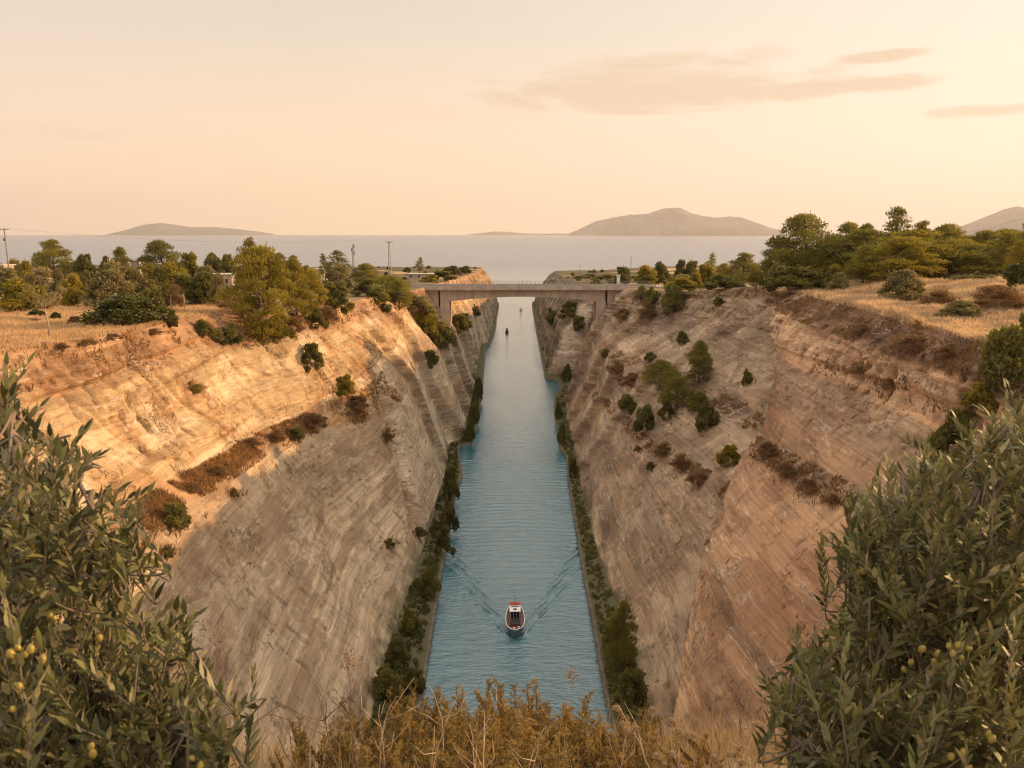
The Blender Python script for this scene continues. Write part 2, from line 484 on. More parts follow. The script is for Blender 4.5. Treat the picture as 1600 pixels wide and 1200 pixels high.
LEFT = dict(
    water=line([(26, -12.4, 0), (84, -12.4, 0), (97, -12, 0), (115, -12.4, 0), (150, -13.1, 0), (182, -13.5, 0), (198, -12.7, 0), (206, -13.6, 0),
                (225, -15.6, 0), (227, -15.6, 0), (229, -11.9, 0), (249, -11.4, 0), (317, -11.9, 0), (400, -13.6, 0), (436, -15.0, 0), (440, -12.2, 0),
                (500, -10.9, 0), (539, -10.8, 0), (600, -11.4, 0), (695, -11.2, 0), (764, -13.5, 0), (800, -20, 0)], 1.0),
    foot=line([(26, -17.7, 1.6), (96, -17.7, 1.6), (111, -18, 1.6), (134, -17.3, 1.6), (196, -16.9, 1.6), (226, -18.6, 1.6), (230, -14.6, 1.6), (320, -15.2, 1.6),
               (400, -16.5, 1.6), (436, -17, 1.6), (445, -13.6, 1.2), (540, -12.2, 1.0), (700, -12.6, 1.0), (800, -22, 1)], 2),
    bench_front=line([(26, -33, 33), (69, -36.2, 32.4), (88, -37.7, 31.9), (100.5, -37.2, 30.6), (122, -37.0, 29.6), (135, -33.8, 28.4), (150, -28.5, 26.5), (161, -26.6, 25.5),
                      (172, -25.6, 26.5), (190, -25.5, 27), (225, -25.6, 27), (231, -22.0, 26), (320, -20.6, 25), (440, -19, 22), (540, -16, 18), (700, -15, 16), (800, -26, 14)], 5),
    bench_back=line([(26, -40, 35.5), (80, -40.6, 34), (92, -40.6, 33.2), (101.6, -40.2, 32.6), (110.6, -40, 32), (122, -39.8, 31.6), (131, -37.6, 31.2), (144, -34.0, 31.4), (156, -30.2, 31.4),
                     (172, -28.8, 33), (230, -27.2, 33.5), (320, -24, 31), (440, -20.5, 27), (540, -18, 22), (700, -17.5, 19), (800, -28, 17)], 5),
    scarp=line([(26, -50, 45), (80, -48.6, 44.5), (105, -46, 44), (130, -44.5, 43.5), (140, -38.8, 43), (172, -34.5, 41.5), (220, -32, 40), (251, -29.4, 39), (320, -26, 37),
                (440, -22.5, 33), (540, -21, 29), (700, -21, 27), (800, -32, 23)], 6),
    rim=line([(26, -54, 50.5), (80, -52, 50), (88.7, -49.2, 50), (105, -48.7, 49.6), (120, -49.6, 49.4), (132, -48.5, 49), (140, -42.5, 48), (150, -41.0, 47.3), (172, -37.4, 46.2),
              (196, -37.6, 46), (220, -35.3, 45), (251, -32.4, 44), (300, -29.5, 43), (400, -27, 40), (540, -25.5, 36), (700, -26, 33), (800, -40, 28)], 5))
RIGHT = dict(
    water=line([(26, 12.9, 0), (84, 12.9, 0), (97, 12.5, 0), (115, 12.8, 0), (138, 13, 0), (197, 14.2, 0), (212, 15.0, 0), (217, 15.2, 0), (220, 14.1, 0), (225, 14, 0),
                (270, 14.7, 0), (296, 16, 0), (314, 19.3, 0), (333, 19.5, 0), (337, 14.4, 0), (409, 14.9, 0), (520, 15.6, 0), (695, 17.3, 0), (749, 19.5, 0), (800, 27, 0)], 1.0),
    foot=line([(26, 16, 1.6), (87, 16, 1.6), (111, 17.4, 1.6), (134, 16.9, 1.6), (149, 16.4, 1.6), (185, 16.6, 1.6), (210, 17.6, 1.6), (262, 18.4, 1.6), (297, 20, 1.6), (305, 27, 1.6), (334, 28, 1.6),
               (340, 15.8, 1.2), (409, 16.2, 1.2), (520, 17, 1.0), (700, 19, 1), (800, 29, 1)], 2),
    shelf_front=line([(26, 27, 19), (80, 25.5, 19), (100, 27.2, 20.5), (120, 30.0, 21.8), (145, 29.4, 19.2), (167, 27.4, 17.2), (220, 24.5, 15), (270, 23.0, 13), (297, 23.5, 12.5), (305, 30, 12), (333, 31, 12), (340, 18, 11),
                      (520, 19, 9), (700, 21, 8), (800, 31, 8)], 4),
    shelf_back=line([(26, 28, 20), (80, 26.6, 20), (100, 28.2, 21.4), (120, 31.8, 23.2), (145, 31.0, 20.8), (167, 29.0, 18.8), (220, 25.8, 16.4), (270, 24.0, 14.5), (297, 24.6, 14), (305, 31, 13), (333, 32, 13), (340, 19, 12),
                     (520, 20, 10), (700, 22, 9), (800, 32, 9)], 4),
    bench_front=line([(26, 35, 35), (81, 35.4, 33), (103, 36.0, 31), (129, 38.4, 28), (150, 38.4, 28.3), (174, 36, 27.8), (230, 28.6, 26.5), (270, 26.8, 25.5), (297, 27, 26), (305, 33, 24), (333, 33.5, 24), (340, 21, 22),
                      (520, 22, 18), (700, 24, 15), (800, 34, 13)], 5),
    bench_back=line([(26, 39, 36), (81, 39.0, 34.4), (103, 39.6, 32.6), (129, 41.4, 29.6), (150, 42.4, 30.4), (174, 40.2, 30.0), (230, 31.6, 28), (270, 28.6, 29), (297, 28.6, 31), (305, 34.4, 26), (333, 34.5, 25), (340, 22.5, 23.5),
                     (520, 23, 19), (700, 25, 16), (800, 35, 14)], 5),
    ledge=line([(26, 42, 42.5), (72, 42.4, 42.5), (84, 43.6, 42.2), (105, 44.6, 41.8), (130, 46.6, 41.3), (165, 51.4, 41), (199, 52, 40), (224, 49, 38), (236, 41.4, 37), (270, 33.5, 36), (297, 32.6, 36),
                (305, 36.2, 34), (333, 36.5, 34), (340, 26, 31), (520, 27, 25), (700, 29, 22), (800, 38, 18)], 5),
    scarp=line([(26, 43.6, 47.3), (72, 43.8, 47.3), (84, 45.0, 47.2), (105, 46.2, 47.0), (130, 48.4, 46.8), (165, 54.5, 46.6), (199, 56.5, 45.6), (224, 53.5, 43.5), (236, 45.5, 41.8), (270, 36.5, 40), (297, 35.2, 39.5),
                (305, 38.2, 38.4), (333, 38.5, 38), (340, 30, 35), (520, 30, 29), (700, 32, 26), (800, 42, 22)], 5),
    rim=line([(26, 46.6, 51.4), (71, 46.6, 51.2), (82, 48.4, 51), (104, 50.2, 51), (125, 52.2, 51), (160, 57.2, 50.2), (170, 58.5, 50), (199, 60.4, 49), (218, 59, 47.4), (232, 49.4, 45.2), (260, 41.8, 44.2),
              (297, 38.5, 42.6), (305, 40, 42), (333, 40, 41), (345, 34.5, 40), (520, 35, 33), (700, 37, 30), (800, 48, 25)], 5))

ROW_KINDS = {'L': ['foot', 'bench_front', 'bench_back', 'scarp', 'rim'],
             'R': ['foot', 'shelf_front', 'shelf_back', 'bench_front', 'bench_back', 'ledge', 'scarp', 'rim']}
ROW_N = {'L': [112, 26, 74, 30], 'R': [78, 10, 52, 20, 56, 30, 26]}
FAULT_Z = [0, 6, 10, 16, 24, 31, 40, 48, 52]
FAULT_Y = [70, 78, 82, 93, 106, 121, 132, 164, 172]
GROUND_BVH = []


def coast(Y, X):
    return 1.0 - sstep(Y, 690 + 30 * np.sin(X * 0.013 + 1.0), 775 + 22 * np.sin(X * 0.021))


def shape_cliff(side, lines):
    ks, ns = ROW_KINDS[side], ROW_N[side]
    rows_x, rows_z, rows_t = [], [], []
    for i, n in enumerate(ns):
        xa, za = lines[ks[i]]; xb, zb = lines[ks[i + 1]]
        end = (i == len(ns) - 1)
        for t in np.linspace(0, 1, n + (1 if end else 0), endpoint=end):
            rows_x.append(xa + (xb - xa) * t); rows_z.append(za + (zb - za) * t); rows_t.append(i + t)
    X = np.array(rows_x).T.copy(); Z = np.array(rows_z).T.copy(); T = np.array(rows_t)[None, :] * np.ones_like(X)
    Y = YS[:, None] * np.ones_like(X)
    Z[:, 0] -= 1.6
    sg = -1.0 if side == 'L' else 1.0          # away from the water
    steep = np.ones_like(X)
    seed = 3 if side == 'L' else 40
    nearrim = sstep(T, len(ns) - 0.02, len(ns) - 0.6) * 0.9 + 0.1
    atfoot = sstep(T, 0.0, 0.12)
    w = nearrim * atfoot
    Zb, Yb = Z.copy(), Y.copy()
    # broad buttresses and hollows
    up = sstep(T, len(ns) - 2.2, len(ns) - 1.6)        # the eroded upper part
    cut = 0.22 + 0.78 * up                            # the lower part is a smooth sawn face
    d = (fbm(Y / 26, Z / 40, 0, 3, seed) - 0.5) * 2.2
    d += (fbm(Y / 9, Z / 22, 3, 3, seed + 1) - 0.5) * 1.2 * (0.2 + 0.8 * up)
    # beds: stepped hard and soft layers that dip gently along the cut
    dip = 0.035 * (Y - 120) * (1 if side == 'R' else -1)
    zz = Z + dip + 1.6 * fbm(Y / 30, Z / 30, 7, 2, seed + 2)
    bed = vnoise(zz * 0.62, Y * 0.012, 0, seed + 3)
    bed2 = vnoise(zz * 1.9, Y * 0.03, 0, seed + 4)
    d += ((sstep(bed, 0.35, 0.62) - 0.5) * 0.85 + (bed2 - 0.5) * 0.4) * cut * (0.85 if side == 'L' else 0.9)
    # rain gullies
    gl = np.abs(fbm(Y / 2.6, Z / 11, 5, 3, seed + 5) - 0.5) * 2
    d += up * sstep(gl, 0.16, 0.0) * 0.55 * sstep(fbm(Y / 9, Z / 9, 4, 2, seed + 20), 0.42, 0.6)
    ck = fbm((Y - 0.25 * Z) / 0.85, Z / 3.4, 5, 2, seed + 21)
    ckm = sstep(fbm(Y / 7, Z / 4, 6, 3, seed + 22), 0.42, 0.58)
    crack = sstep(ck, 0.66, 0.74) * ckm * (0.25 + 0.75 * up)
    d += crack * 0.8
    gl2 = np.abs(fbm((Y + 0.5 * Z) / 6.5, Z / 26, 9, 3, seed + 6) - 0.5) * 2
    d += sstep(gl2, 0.10, 0.0) * 0.9 * (0.35 + 0.65 * up)
    # facets: blocky breaks along joints
    jx = Y / 13.0 + 0.35 * Z / 13.0 + 1.2 * fbm(Y / 40, Z / 30, 2, 2, seed + 7)
    d += (vnoise(np.floor(jx) * 7.13, np.floor(zz / 14.0) * 3.7, 0.5, seed + 8) - 0.5) * 0.55
    rough = fbm(Y / 1.3, Z / 1.3, X / 1.3, 4, seed + 9, 0.6) - 0.5
    d += rough * (0.18 + 0.68 * up)
    # thin flakes spalled off along oblique joints
    sgl = 1.0 if side == 'L' else -1.0
    fl = fbm((Z - 0.12 * Y + 0.5 * fbm(Y / 5, Z / 5, 1, 2, seed + 14)) / 1.15, (Y + 0.3 * Z) / 5.5, 3, 4, seed + 12, 0.62)
    fm = sstep(fbm(Y / 14, Z / 14, 8, 3, seed + 13), 0.40, 0.56)
    d += (sstep(fl, 0.47, 0.56) - 0.5) * 0.10 * fm
    # pockets and broken-out holes
    pk = fbm(Y / 1.1 + 0.4 * Z, Z / 1.9, 4, 2, seed + 10)
    pm = fbm(Y / 12, Z / 8, 6, 2, seed + 11)
    pit = sstep(pk, 0.70, 0.82) * sstep(pm, 0.40, 0.6)
    d += pit * (0.3 + 0.6 * up)
    # farther on the cut was dug in stepped slabs, each standing out beyond the last
    sl = (Y + 0.45 * Z * (1 if side == 'L' else 0.6) + 5.0 * (fbm(Y / 60, Z / 60, 1, 2, seed + 30) - 0.5) - 172) / (31.0 if side == 'L' else 27.0)
    fr = sl - np.floor(sl)
    amp = (1.6 + 3.4 * vnoise(np.floor(sl) * 3.3, 0.5, 0.5, seed + 31)) * sstep(Y, 168, 190) * (1 - 0.5 * sstep(Y, 300, 420))
    stepd = (np.where(fr > 0.95, 1 - (fr - 0.95) / 0.05, fr / 0.95) - 0.5) * amp
    d *= 0.50 + 0.50 * up
    d += stepd
    if side == 'L':
        # cleft where the lower wall is broken through, with the slab behind it standing proud
        yc = np.interp(Z, [0, 8, 16, 26, 34], [148, 152, 157, 163, 168]) + 1.5 * (fbm(Z / 4, Z * 0, 1, 2, 77) - 0.5)
        low = sstep(Z, 34, 25)
        d += low * np.exp(-((Y - yc) / 1.1) ** 2) * 2.6
        d -= low * sstep(Y - yc, 0.5, 2.5) * sstep(Y - yc, 46, 16) * 1.6
        yc2 = np.interp(Z, [0, 10, 20, 30], [119, 122, 125, 128])
        d += sstep(Z, 31, 22) * sstep(Y - yc2, 1.0, -0.5) * sstep(Y - yc2, -26, -6) * 0.9
    else:
        ye = np.interp(Z, FAULT_Z, FAULT_Y) + 2.2 * (fbm(Z / 5, Z * 0, 2, 3, 91) - 0.5)
        u = Y - ye
        d += sstep(u, -0.3, 0.7) * sstep(u, 60, 14) * 3.4 - sstep(u, 0.4, -0.2) * sstep(u, -46, -8) * 2.2
    if side == 'R':
        flut = np.abs(fbm(Y / 1.7, Z / 16, 2, 2, 93) - 0.5) * 2
        d += sstep(T, 5.0, 5.12) * sstep(T, 6.05, 5.9) * sstep(flut, 0.22, 0.0) * 0.9
        d += sstep(T, 4.3, 4.5) * sstep(T, 5.05, 4.95) * rough * 1.3
    d *= w
    X2 = X + sg * d * 0.85
    Z2 = Z - d * 0.06 * sstep(Z, 2, 8)
    # along-canal shear keeps the surface from reading as combed columns
    Y2 = Y + rough * 0.5 * w
    k = coast(Y, X)
    Z2 = np.where(Y > 640, -5 + (Z2 + 5) * k, Z2)
    return X2, Y2, Z2, T, dict(pit=np.maximum(pit, crack) * w, fl=fl, fm=fm, bed=bed, bed2=bed2, up=up, Z=Z, Y=Y, gl=gl)


def lerp(a, b, t):
    return a + (b - a) * t[..., None]


def cliff_colour(side, X, Y, Z, T, f):
    n1 = fbm(Y / 18, Z / 9, 1, 4, 21 if side == 'L' else 61)
    n2 = fbm(Y / 5, Z / 5, 2, 4, 22 if side == 'L' else 62)
    n3 = fbm((Z - 0.10 * Y) / 3.2 + 0.9 * fbm(Y / 9, Z / 9, 1, 3, 27), (Y + 0.4 * Z) / 17, 2, 4, 25 if side == 'L' else 65)
    one = np.ones(X.shape)
    def C(r, g, b): return one[..., None] * np.array([r, g, b])
    nseg = len(ROW_N[side])
    if side == 'L':
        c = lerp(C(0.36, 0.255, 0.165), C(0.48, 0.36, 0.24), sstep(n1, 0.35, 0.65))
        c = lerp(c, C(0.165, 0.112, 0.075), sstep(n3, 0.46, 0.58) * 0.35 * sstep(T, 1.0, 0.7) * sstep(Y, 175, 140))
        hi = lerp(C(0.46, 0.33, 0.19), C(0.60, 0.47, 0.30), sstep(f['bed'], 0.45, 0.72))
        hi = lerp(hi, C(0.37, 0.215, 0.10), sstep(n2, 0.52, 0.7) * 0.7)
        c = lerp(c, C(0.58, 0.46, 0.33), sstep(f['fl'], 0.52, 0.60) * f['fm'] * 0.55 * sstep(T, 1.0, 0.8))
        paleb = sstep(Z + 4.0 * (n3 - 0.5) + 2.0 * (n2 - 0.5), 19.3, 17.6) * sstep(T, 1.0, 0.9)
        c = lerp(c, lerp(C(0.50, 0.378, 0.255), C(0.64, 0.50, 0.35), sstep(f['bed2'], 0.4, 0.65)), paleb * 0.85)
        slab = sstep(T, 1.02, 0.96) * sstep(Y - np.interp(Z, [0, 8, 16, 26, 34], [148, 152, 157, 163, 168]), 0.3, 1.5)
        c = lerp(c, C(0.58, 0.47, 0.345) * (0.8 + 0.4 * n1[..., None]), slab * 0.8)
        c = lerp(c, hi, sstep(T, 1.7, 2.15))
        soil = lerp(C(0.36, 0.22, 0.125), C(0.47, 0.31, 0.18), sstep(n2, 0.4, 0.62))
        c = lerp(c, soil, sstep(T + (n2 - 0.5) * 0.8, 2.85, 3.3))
        br = sstep(T, 0.97, 1.03) * sstep(T, 2.02, 1.92) * sstep(Y, 172, 150)
        c = lerp(c, lerp(C(0.28, 0.155, 0.075), C(0.46, 0.27, 0.13), sstep(n2, 0.4, 0.6)), br * 0.9)
    else:
        near = sstep(np.interp(Z, FAULT_Z, FAULT_Y) - Y, -0.6, 0.6)
        far_c = lerp(C(0.40, 0.288, 0.196), C(0.54, 0.40, 0.272), sstep(n1, 0.4, 0.64))
        far_c = lerp(far_c, C(0.17, 0.132, 0.108), sstep(n3, 0.48, 0.62) * 0.4)
        far_c = far_c * (1 - 0.22 * sstep(T, 4.1, 4.6) * sstep(T, 6.2, 5.6))[..., None]
        near_c = lerp(C(0.50, 0.30, 0.175), C(0.63, 0.40, 0.235), sstep(n1, 0.38, 0.64))
        near_c = lerp(near_c, C(0.24, 0.165, 0.115), sstep(n3, 0.50, 0.64) * 0.35)
        c = lerp(far_c, near_c, near)
        pale = C(0.60, 0.40, 0.255)
        c = lerp(c, pale, sstep(T, 5.05, 5.2) * sstep(T, 6.0, 5.85) * near * 0.85)
        c = lerp(c, C(0.34, 0.25, 0.185), sstep(T, 4.3, 4.5) * sstep(T, 5.05, 4.95) * near * 0.6)
        for a, b_ in ((1.0, 2.0), (3.0, 4.0)):
            br = sstep(T, a - 0.04, a + 0.03) * sstep(T, b_ + 0.04, b_ - 0.06)
            c = lerp(c, lerp(C(0.17, 0.11, 0.075), C(0.30, 0.20, 0.125), sstep(n2, 0.4, 0.6)), br * 0.7)
        soil = lerp(C(0.155, 0.095, 0.062), C(0.27, 0.165, 0.105), sstep(n2, 0.4, 0.62))
        c = lerp(c, soil, sstep(T + (n2 - 0.5) * 0.7, 5.95, 6.3) * (0.45 + 0.55 * near))
    c = lerp(c, C(0.16, 0.105, 0.07), f['pit'] * 0.6)
    c = lerp(c, C(0.13, 0.14, 0.075), sstep(T, 0.16, 0.0) * sstep(n2, 0.42, 0.6) * 0.8)
    far = sstep(Y, 330, 520)
    if side == 'R':
        c = lerp(c, C(0.58, 0.49, 0.39), sstep(Y, 331, 334) * sstep(Y, 346, 340) * sstep(T, 0.2, 0.6) * sstep(T, 5.6, 4.6))
        c = lerp(c, C(0.17, 0.140, 0.092), sstep(Y, 340, 350) * (0.55 + 0.45 * sstep(n2, 0.4, 0.6)))
    else:
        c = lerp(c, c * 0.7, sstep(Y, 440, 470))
    return c


def ground_height(side, X, Y, xr, zr):
    """plateau behind the rim; xr, zr are the rim at this Y"""
    s = -1 if side == 'L' else 1
    u = np.maximum((X - xr) * s, 0)
    z = zr + 0.0 * X
    z = z + (fbm(X / 9, Y / 9, 0, 3, 14) - 0.5) * 1.3 * sstep(u, 0, 8) + (fbm(X / 60, Y / 60, 0, 3, 15) - 0.5) * 4.0 * sstep(u, 6, 60)
    if side == 'R':
        z = z + 2.4 * sstep(u, 3, 26) * sstep(Y, 260, 200) + 5.0 * sstep(u, 10, 110) * sstep(Y, 330, 430) * 0 + 4.5 * sstep(u, 20, 120) * sstep(Y, 190, 300)
    else:
        z = z - 1.0 * sstep(u, 4, 40) * sstep(Y, 170, 120) + 1.6 * sstep(u, 30, 140) * sstep(Y, 150, 230)
    road = sstep(np.abs(Y - 286.5), 15, 7)
    z = z * (1 - road) + 43.3 * road
    k = coast(Y, X)
    return -5 + (z + 5) * k


def make_bank(side, lines):
    full = 'left' if side == 'L' else 'right'
    s = -1 if side == 'L' else 1
    X, Y, Z, T, f = shape_cliff(side, lines)
    nc, nr = X.shape
    V = np.stack([X, Y, Z], -1).reshape(-1, 3)
    F = grid_faces(nc, nr, flip=(side == 'L'))
    me = mesh_np('cliff_' + full, V, F, [M['rock']], smooth=True)
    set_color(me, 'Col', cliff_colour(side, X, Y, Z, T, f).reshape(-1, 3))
    o = link('cliff_' + full, me)
    tag(o, None, None, None, 'structure')
    o['label'] = ('sunlit orange and tan rock wall on the left of the canal' if side == 'L' else 'shaded pinkish grey rock wall on the right of the canal')
    GROUND_BVH.append(BVHTree.FromPolygons(V.tolist(), F.tolist()))
    # plateau
    xr, zr = X[:, -1], Z[:, -1]
    u = np.concatenate([[0], np.cumsum(np.geomspace(0.5, 420, 95))])
    GX = xr[:, None] + s * u[None, :]; GY = Y[:, -1][:, None] * np.ones_like(GX)
    GZ = ground_height(side, GX, GY, lines['rim'][0][:, None], zr[:, None] * np.ones_like(GX))
    GZ[:, 0] = zr
    V = np.stack([GX, GY, GZ], -1).reshape(-1, 3)
    F = grid_faces(nc, len(u), flip=(side == 'L'))
    me = mesh_np('ground_' + full, V, F, [M['earth']], smooth=True)
    n = fbm(GX / 7, GY / 7, 0, 4, 31); n2 = fbm(GX / 30, GY / 30, 0, 3, 32)
    base = np.ones(GX.shape)
    c = lerp(base[..., None] * np.array([0.46, 0.30, 0.145]), base[..., None] * np.array([0.56, 0.40, 0.205]), sstep(n, 0.35, 0.65))
    c = lerp(c, base[..., None] * np.array([0.33, 0.20, 0.10]), sstep(u, 5, 0)[None, :] * sstep(n, 0.4, 0.55))
    far = sstep(GY, 150, 230)
    c = lerp(c, base[..., None] * np.array([0.22, 0.17, 0.095]), far * sstep(n2, 0.3, 0.55))
    c = lerp(c, base[..., None] * np.array([0.15, 0.118, 0.066]) * (0.7 + 0.6 * n[..., None]), sstep(GY, 300, 380) * sstep(n2, 0.25, 0.5) * (1 - sstep(np.abs(GY - 286.5), 12, 6)))
    set_color(me, 'Col', c.reshape(-1, 3))
    tag(link('ground_' + full, me), None, None, None, 'structure')
    GROUND_BVH.append(BVHTree.FromPolygons(V.tolist(), F.tolist()))
    # towpath along the water: quay face, kerb top, bank up to the wall foot
    xw = lines['water'][0]; xf, zf = lines['foot']
    xw = xw + 0.15 * (fbm(YS / 3, YS * 0, 0, 3, 51) - 0.5)
    xf2 = X[:, 0] + s * 1.2
    prof = [(xw - s * 0.0, -3.0), (xw, 0.95), (xw + s * 0.40, 1.0)]
    rows = [np.stack([x, YS, np.full_like(YS, z)], -1) for x, z in prof]
    kk = coast(YS, xw)
    for t in np.linspace(0.12, 1, 9):
        x = (xw + s * 0.45) * (1 - t) + xf2 * t
        z = 1.0 + 0.9 * t + 0.5 * (fbm(x / 1.5, YS / 1.5, 0, 3, 53) - 0.4)
        rows.append(np.stack([x, YS, z], -1))
    R = np.stack(rows, 1)
    R[:, :, 2] = np.where(YS[:, None] > 640, -5 + (R[:, :, 2] + 5) * kk[:, None], R[:, :, 2])
    F = grid_faces(nc, R.shape[1], flip=(side == 'L'))
    mi = np.tile(np.array([0, 0] + [1] * (R.shape[1] - 3)), nc - 1)
    me = mesh_np('towpath_' + full, R.reshape(-1, 3), F, [M['quay'], M['earth']], smooth=False, midx=mi)
    cc = np.ones((nc, R.shape[1], 3)) * np.array([0.115, 0.105, 0.06])
    set_color(me, 'Col', cc.reshape(-1, 3))
    tag(link('towpath_' + full, me), None, None, None, 'structure')
    GROUND_BVH.append(BVHTree.FromPolygons(R.reshape(-1, 3).tolist(), F.tolist()))
    return dict(X=X, Y=Y, Z=Z, T=T, xw=xw, xf=X[:, 0])


BANK_L = make_bank('L', LEFT)
BANK_R = make_bank('R', RIGHT)


def hit(px, py):
    """first solid ground seen through a photo pixel"""
    d = ray_dir(px, py); best = None
    for b in GROUND_BVH:
        r = b.ray_cast(EYE, d)
        if r[0] is not None and (best is None or r[3] < best[3]):
            best = r
    return best


def drop(x, y, ztop=120.0):
    best = None
    for b in GROUND_BVH:
        r = b.ray_cast(Vector((x, y, ztop)), Vector((0, 0, -1)))
        if r[0] is not None and (best is None or r[0].z > best.z):
            best = r[0]
    return best


# ------------------------------------------------------------------ the knoll under the viewpoint
def make_knoll():
    xs = np.linspace(-16, 16, 150); ys = np.concatenate([np.linspace(-9, 9.5, 110), np.linspace(9.8, 25, 24)])
    GX, GY = np.meshgrid(xs, ys, indexing='ij')
    z = 60.2 - 0.47 * np.maximum(GY - 0.8, 0) - 0.014 * np.maximum(GY - 0.8, 0) ** 2 + 0.02 * np.abs(GX)
    z += (fbm(GX / 1.2, GY / 1.2, 0, 4, 71) - 0.5) * 0.5
    drop_ = np.maximum(GY - 7.4 - 0.8 * np.sin(GX * 0.7), 0)
    z = z - drop_ * 3.6 - 0.05 * np.maximum(np.abs(GX) - 9, 0) ** 2 * 2
    V = np.stack([GX, GY, z], -1).reshape(-1, 3); F = grid_faces(len(xs), len(ys))
    me = mesh_np('hill', V, F, [M['earth']], smooth=True)
    n = fbm(GX / 0.8, GY / 0.8, 0, 4, 72)
    c = lerp(np.ones(GX.shape)[..., None] * np.array([0.20, 0.15, 0.10]), np.ones(GX.shape)[..., None] * np.array([0.38, 0.30, 0.21]), sstep(n, 0.4, 0.62))
    set_color(me, 'Col', c.reshape(-1, 3))
    tag(link('hill', me), None, None, None, 'structure')
    return BVHTree.FromPolygons(V.tolist(), F.tolist())


KNOLL = make_knoll()


def knoll_z(x, y):
    r = KNOLL.ray_cast(Vector((x, y, 90)), Vector((0, 0, -1)))
    return r[0].z if r[0] is not None else 55.0


# ------------------------------------------------------------------ water with the boat's wake
BOAT = Vector((0.5, 114.2, 0.0))


def make_water():
    ys = np.concatenate([np.arange(20, 96, 1.5), np.arange(96, 215, 0.26), np.arange(215, 340, 0.9), np.geomspace(341, 29000, 130)])
    xin = np.arange(-20.5, 20.6, 0.27)
    xo = np.geomspace(1.0, 29000, 40)
    xs = np.concatenate([-20.5 - xo[::-1], xin, 20.6 + xo])
    GX, GY = np.meshgrid(xs, ys, indexing='ij')
    s = GY - BOAT.y; l = np.abs(GX - BOAT.x)
    near = sstep(np.abs(GX), 21, 19) * sstep(GY, 98, 104) * sstep(GY, 330, 200)
    z = np.zeros_like(GX)
    sp = np.maximum(s, 0)
    warp = 0.5 * (fbm(GX / 5, GY / 5, 0, 3, 81) - 0.5)
    for beta, lam, cen, amp in ((33, 1.7, 0.335, 0.17), (28, 1.15, 0.285, 0.08), (38, 2.3, 0.36, 0.11)):
        b = math.radians(beta)
        wd = 0.6 + 0.10 * sp
        env = np.exp(-((l - cen * sp - 0.9) / wd) ** 2) * np.exp(-sp / 44) * sstep(s, 0.0, 4)
        z += amp * env * np.cos(2 * PI / lam * ((l - 0.9) * math.cos(b) - sp * math.sin(b)) + 1.0 + warp * 5)
    # bow wave arms closest to the hull
    arm = np.exp(-((l - 0.40 * sp - 1.0) / (0.28 + 0.012 * sp)) ** 2) * np.exp(-sp / 20) * sstep(s, 0.3, 2.0)
    z += 0.30 * arm
    ins = sstep(l - 0.33 * sp, 1.0, -2.0)
    z += 0.03 * ins * np.sin(2 * PI / 2.6 * sp + warp * 6) * sstep(s, 8, 16) * np.exp(-sp / 120)
    z += 0.06 * sstep(s, 20, 45) * np.exp(-sp / 150) * np.sin(2 * PI / 2.1 * (sp + 0.12 * l) + 3.5 * fbm(GX / 9, GY / 6, 0, 2, 83)) * fbm(GX / 7, GY / 5, 0, 2, 84)
    # small chop reflected off the quays
    q = np.minimum(np.abs(GX - BOAT.x), 14) / 14
    z += 0.05 * sstep(q, 0.5, 0.95) * (fbm(GX * 1.1 + GY * 0.5, GY * 0.8, 0, 2, 85) - 0.5) * np.exp(-np.abs(s - 30) / 50)
    z += 0.09 * (fbm(GX / 2.2, GY / 0.85, 0, 3, 86) - 0.5)
    z *= near * 1.3
    V = np.stack([GX, GY, z], -1).reshape(-1, 3)
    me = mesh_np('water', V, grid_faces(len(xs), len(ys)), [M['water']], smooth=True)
    tag(link('water', me), None, None, None, 'structure')


make_water()


# ------------------------------------------------------------------ islands and far hills
def far_hill(name, prof, Y, depth, seed, label):
    xs = np.linspace(prof[0][0], prof[-1][0], 160)
    hp = np.interp(xs, [p[0] for p in prof], [p[1] for p in prof])
    base = 364.5 + 62.0 / Y * FPX
    hgt = np.maximum(base - hp, 0) / FPX * Y * 1.0
    v = np.linspace(-1, 1, 41)
    WX = (xs - 800) / FPX * Y
    GX = WX[:, None] + 0 * v[None, :]
    GY = Y + depth * (v[None, :] + 0.25 * np.sin(WX[:, None] / depth))
    cs = np.cos(v * PI / 2)[None, :] ** 0.8
    rg = 1 - 0.55 * np.abs(fbm(GX / (depth * 0.6), GY / (depth * 0.6), 0, 4, seed) - 0.5) * 2 * (1 - cs)
    rg = rg * (1 + 0.16 * (fbm(GX / (depth * 0.10), GY / (depth * 0.12), 0, 5, seed + 3, 0.6) - 0.5))
    Zz = hgt[:, None] * cs * rg - 6
    V = np.stack([GX, GY, Zz], -1).reshape(-1, 3)
    me = mesh_np(name, V, grid_faces(len(xs), len(v)), [M['island']], smooth=True)
    o = link(name, me); tag(o, None, None, None, 'structure'); o['label'] = label


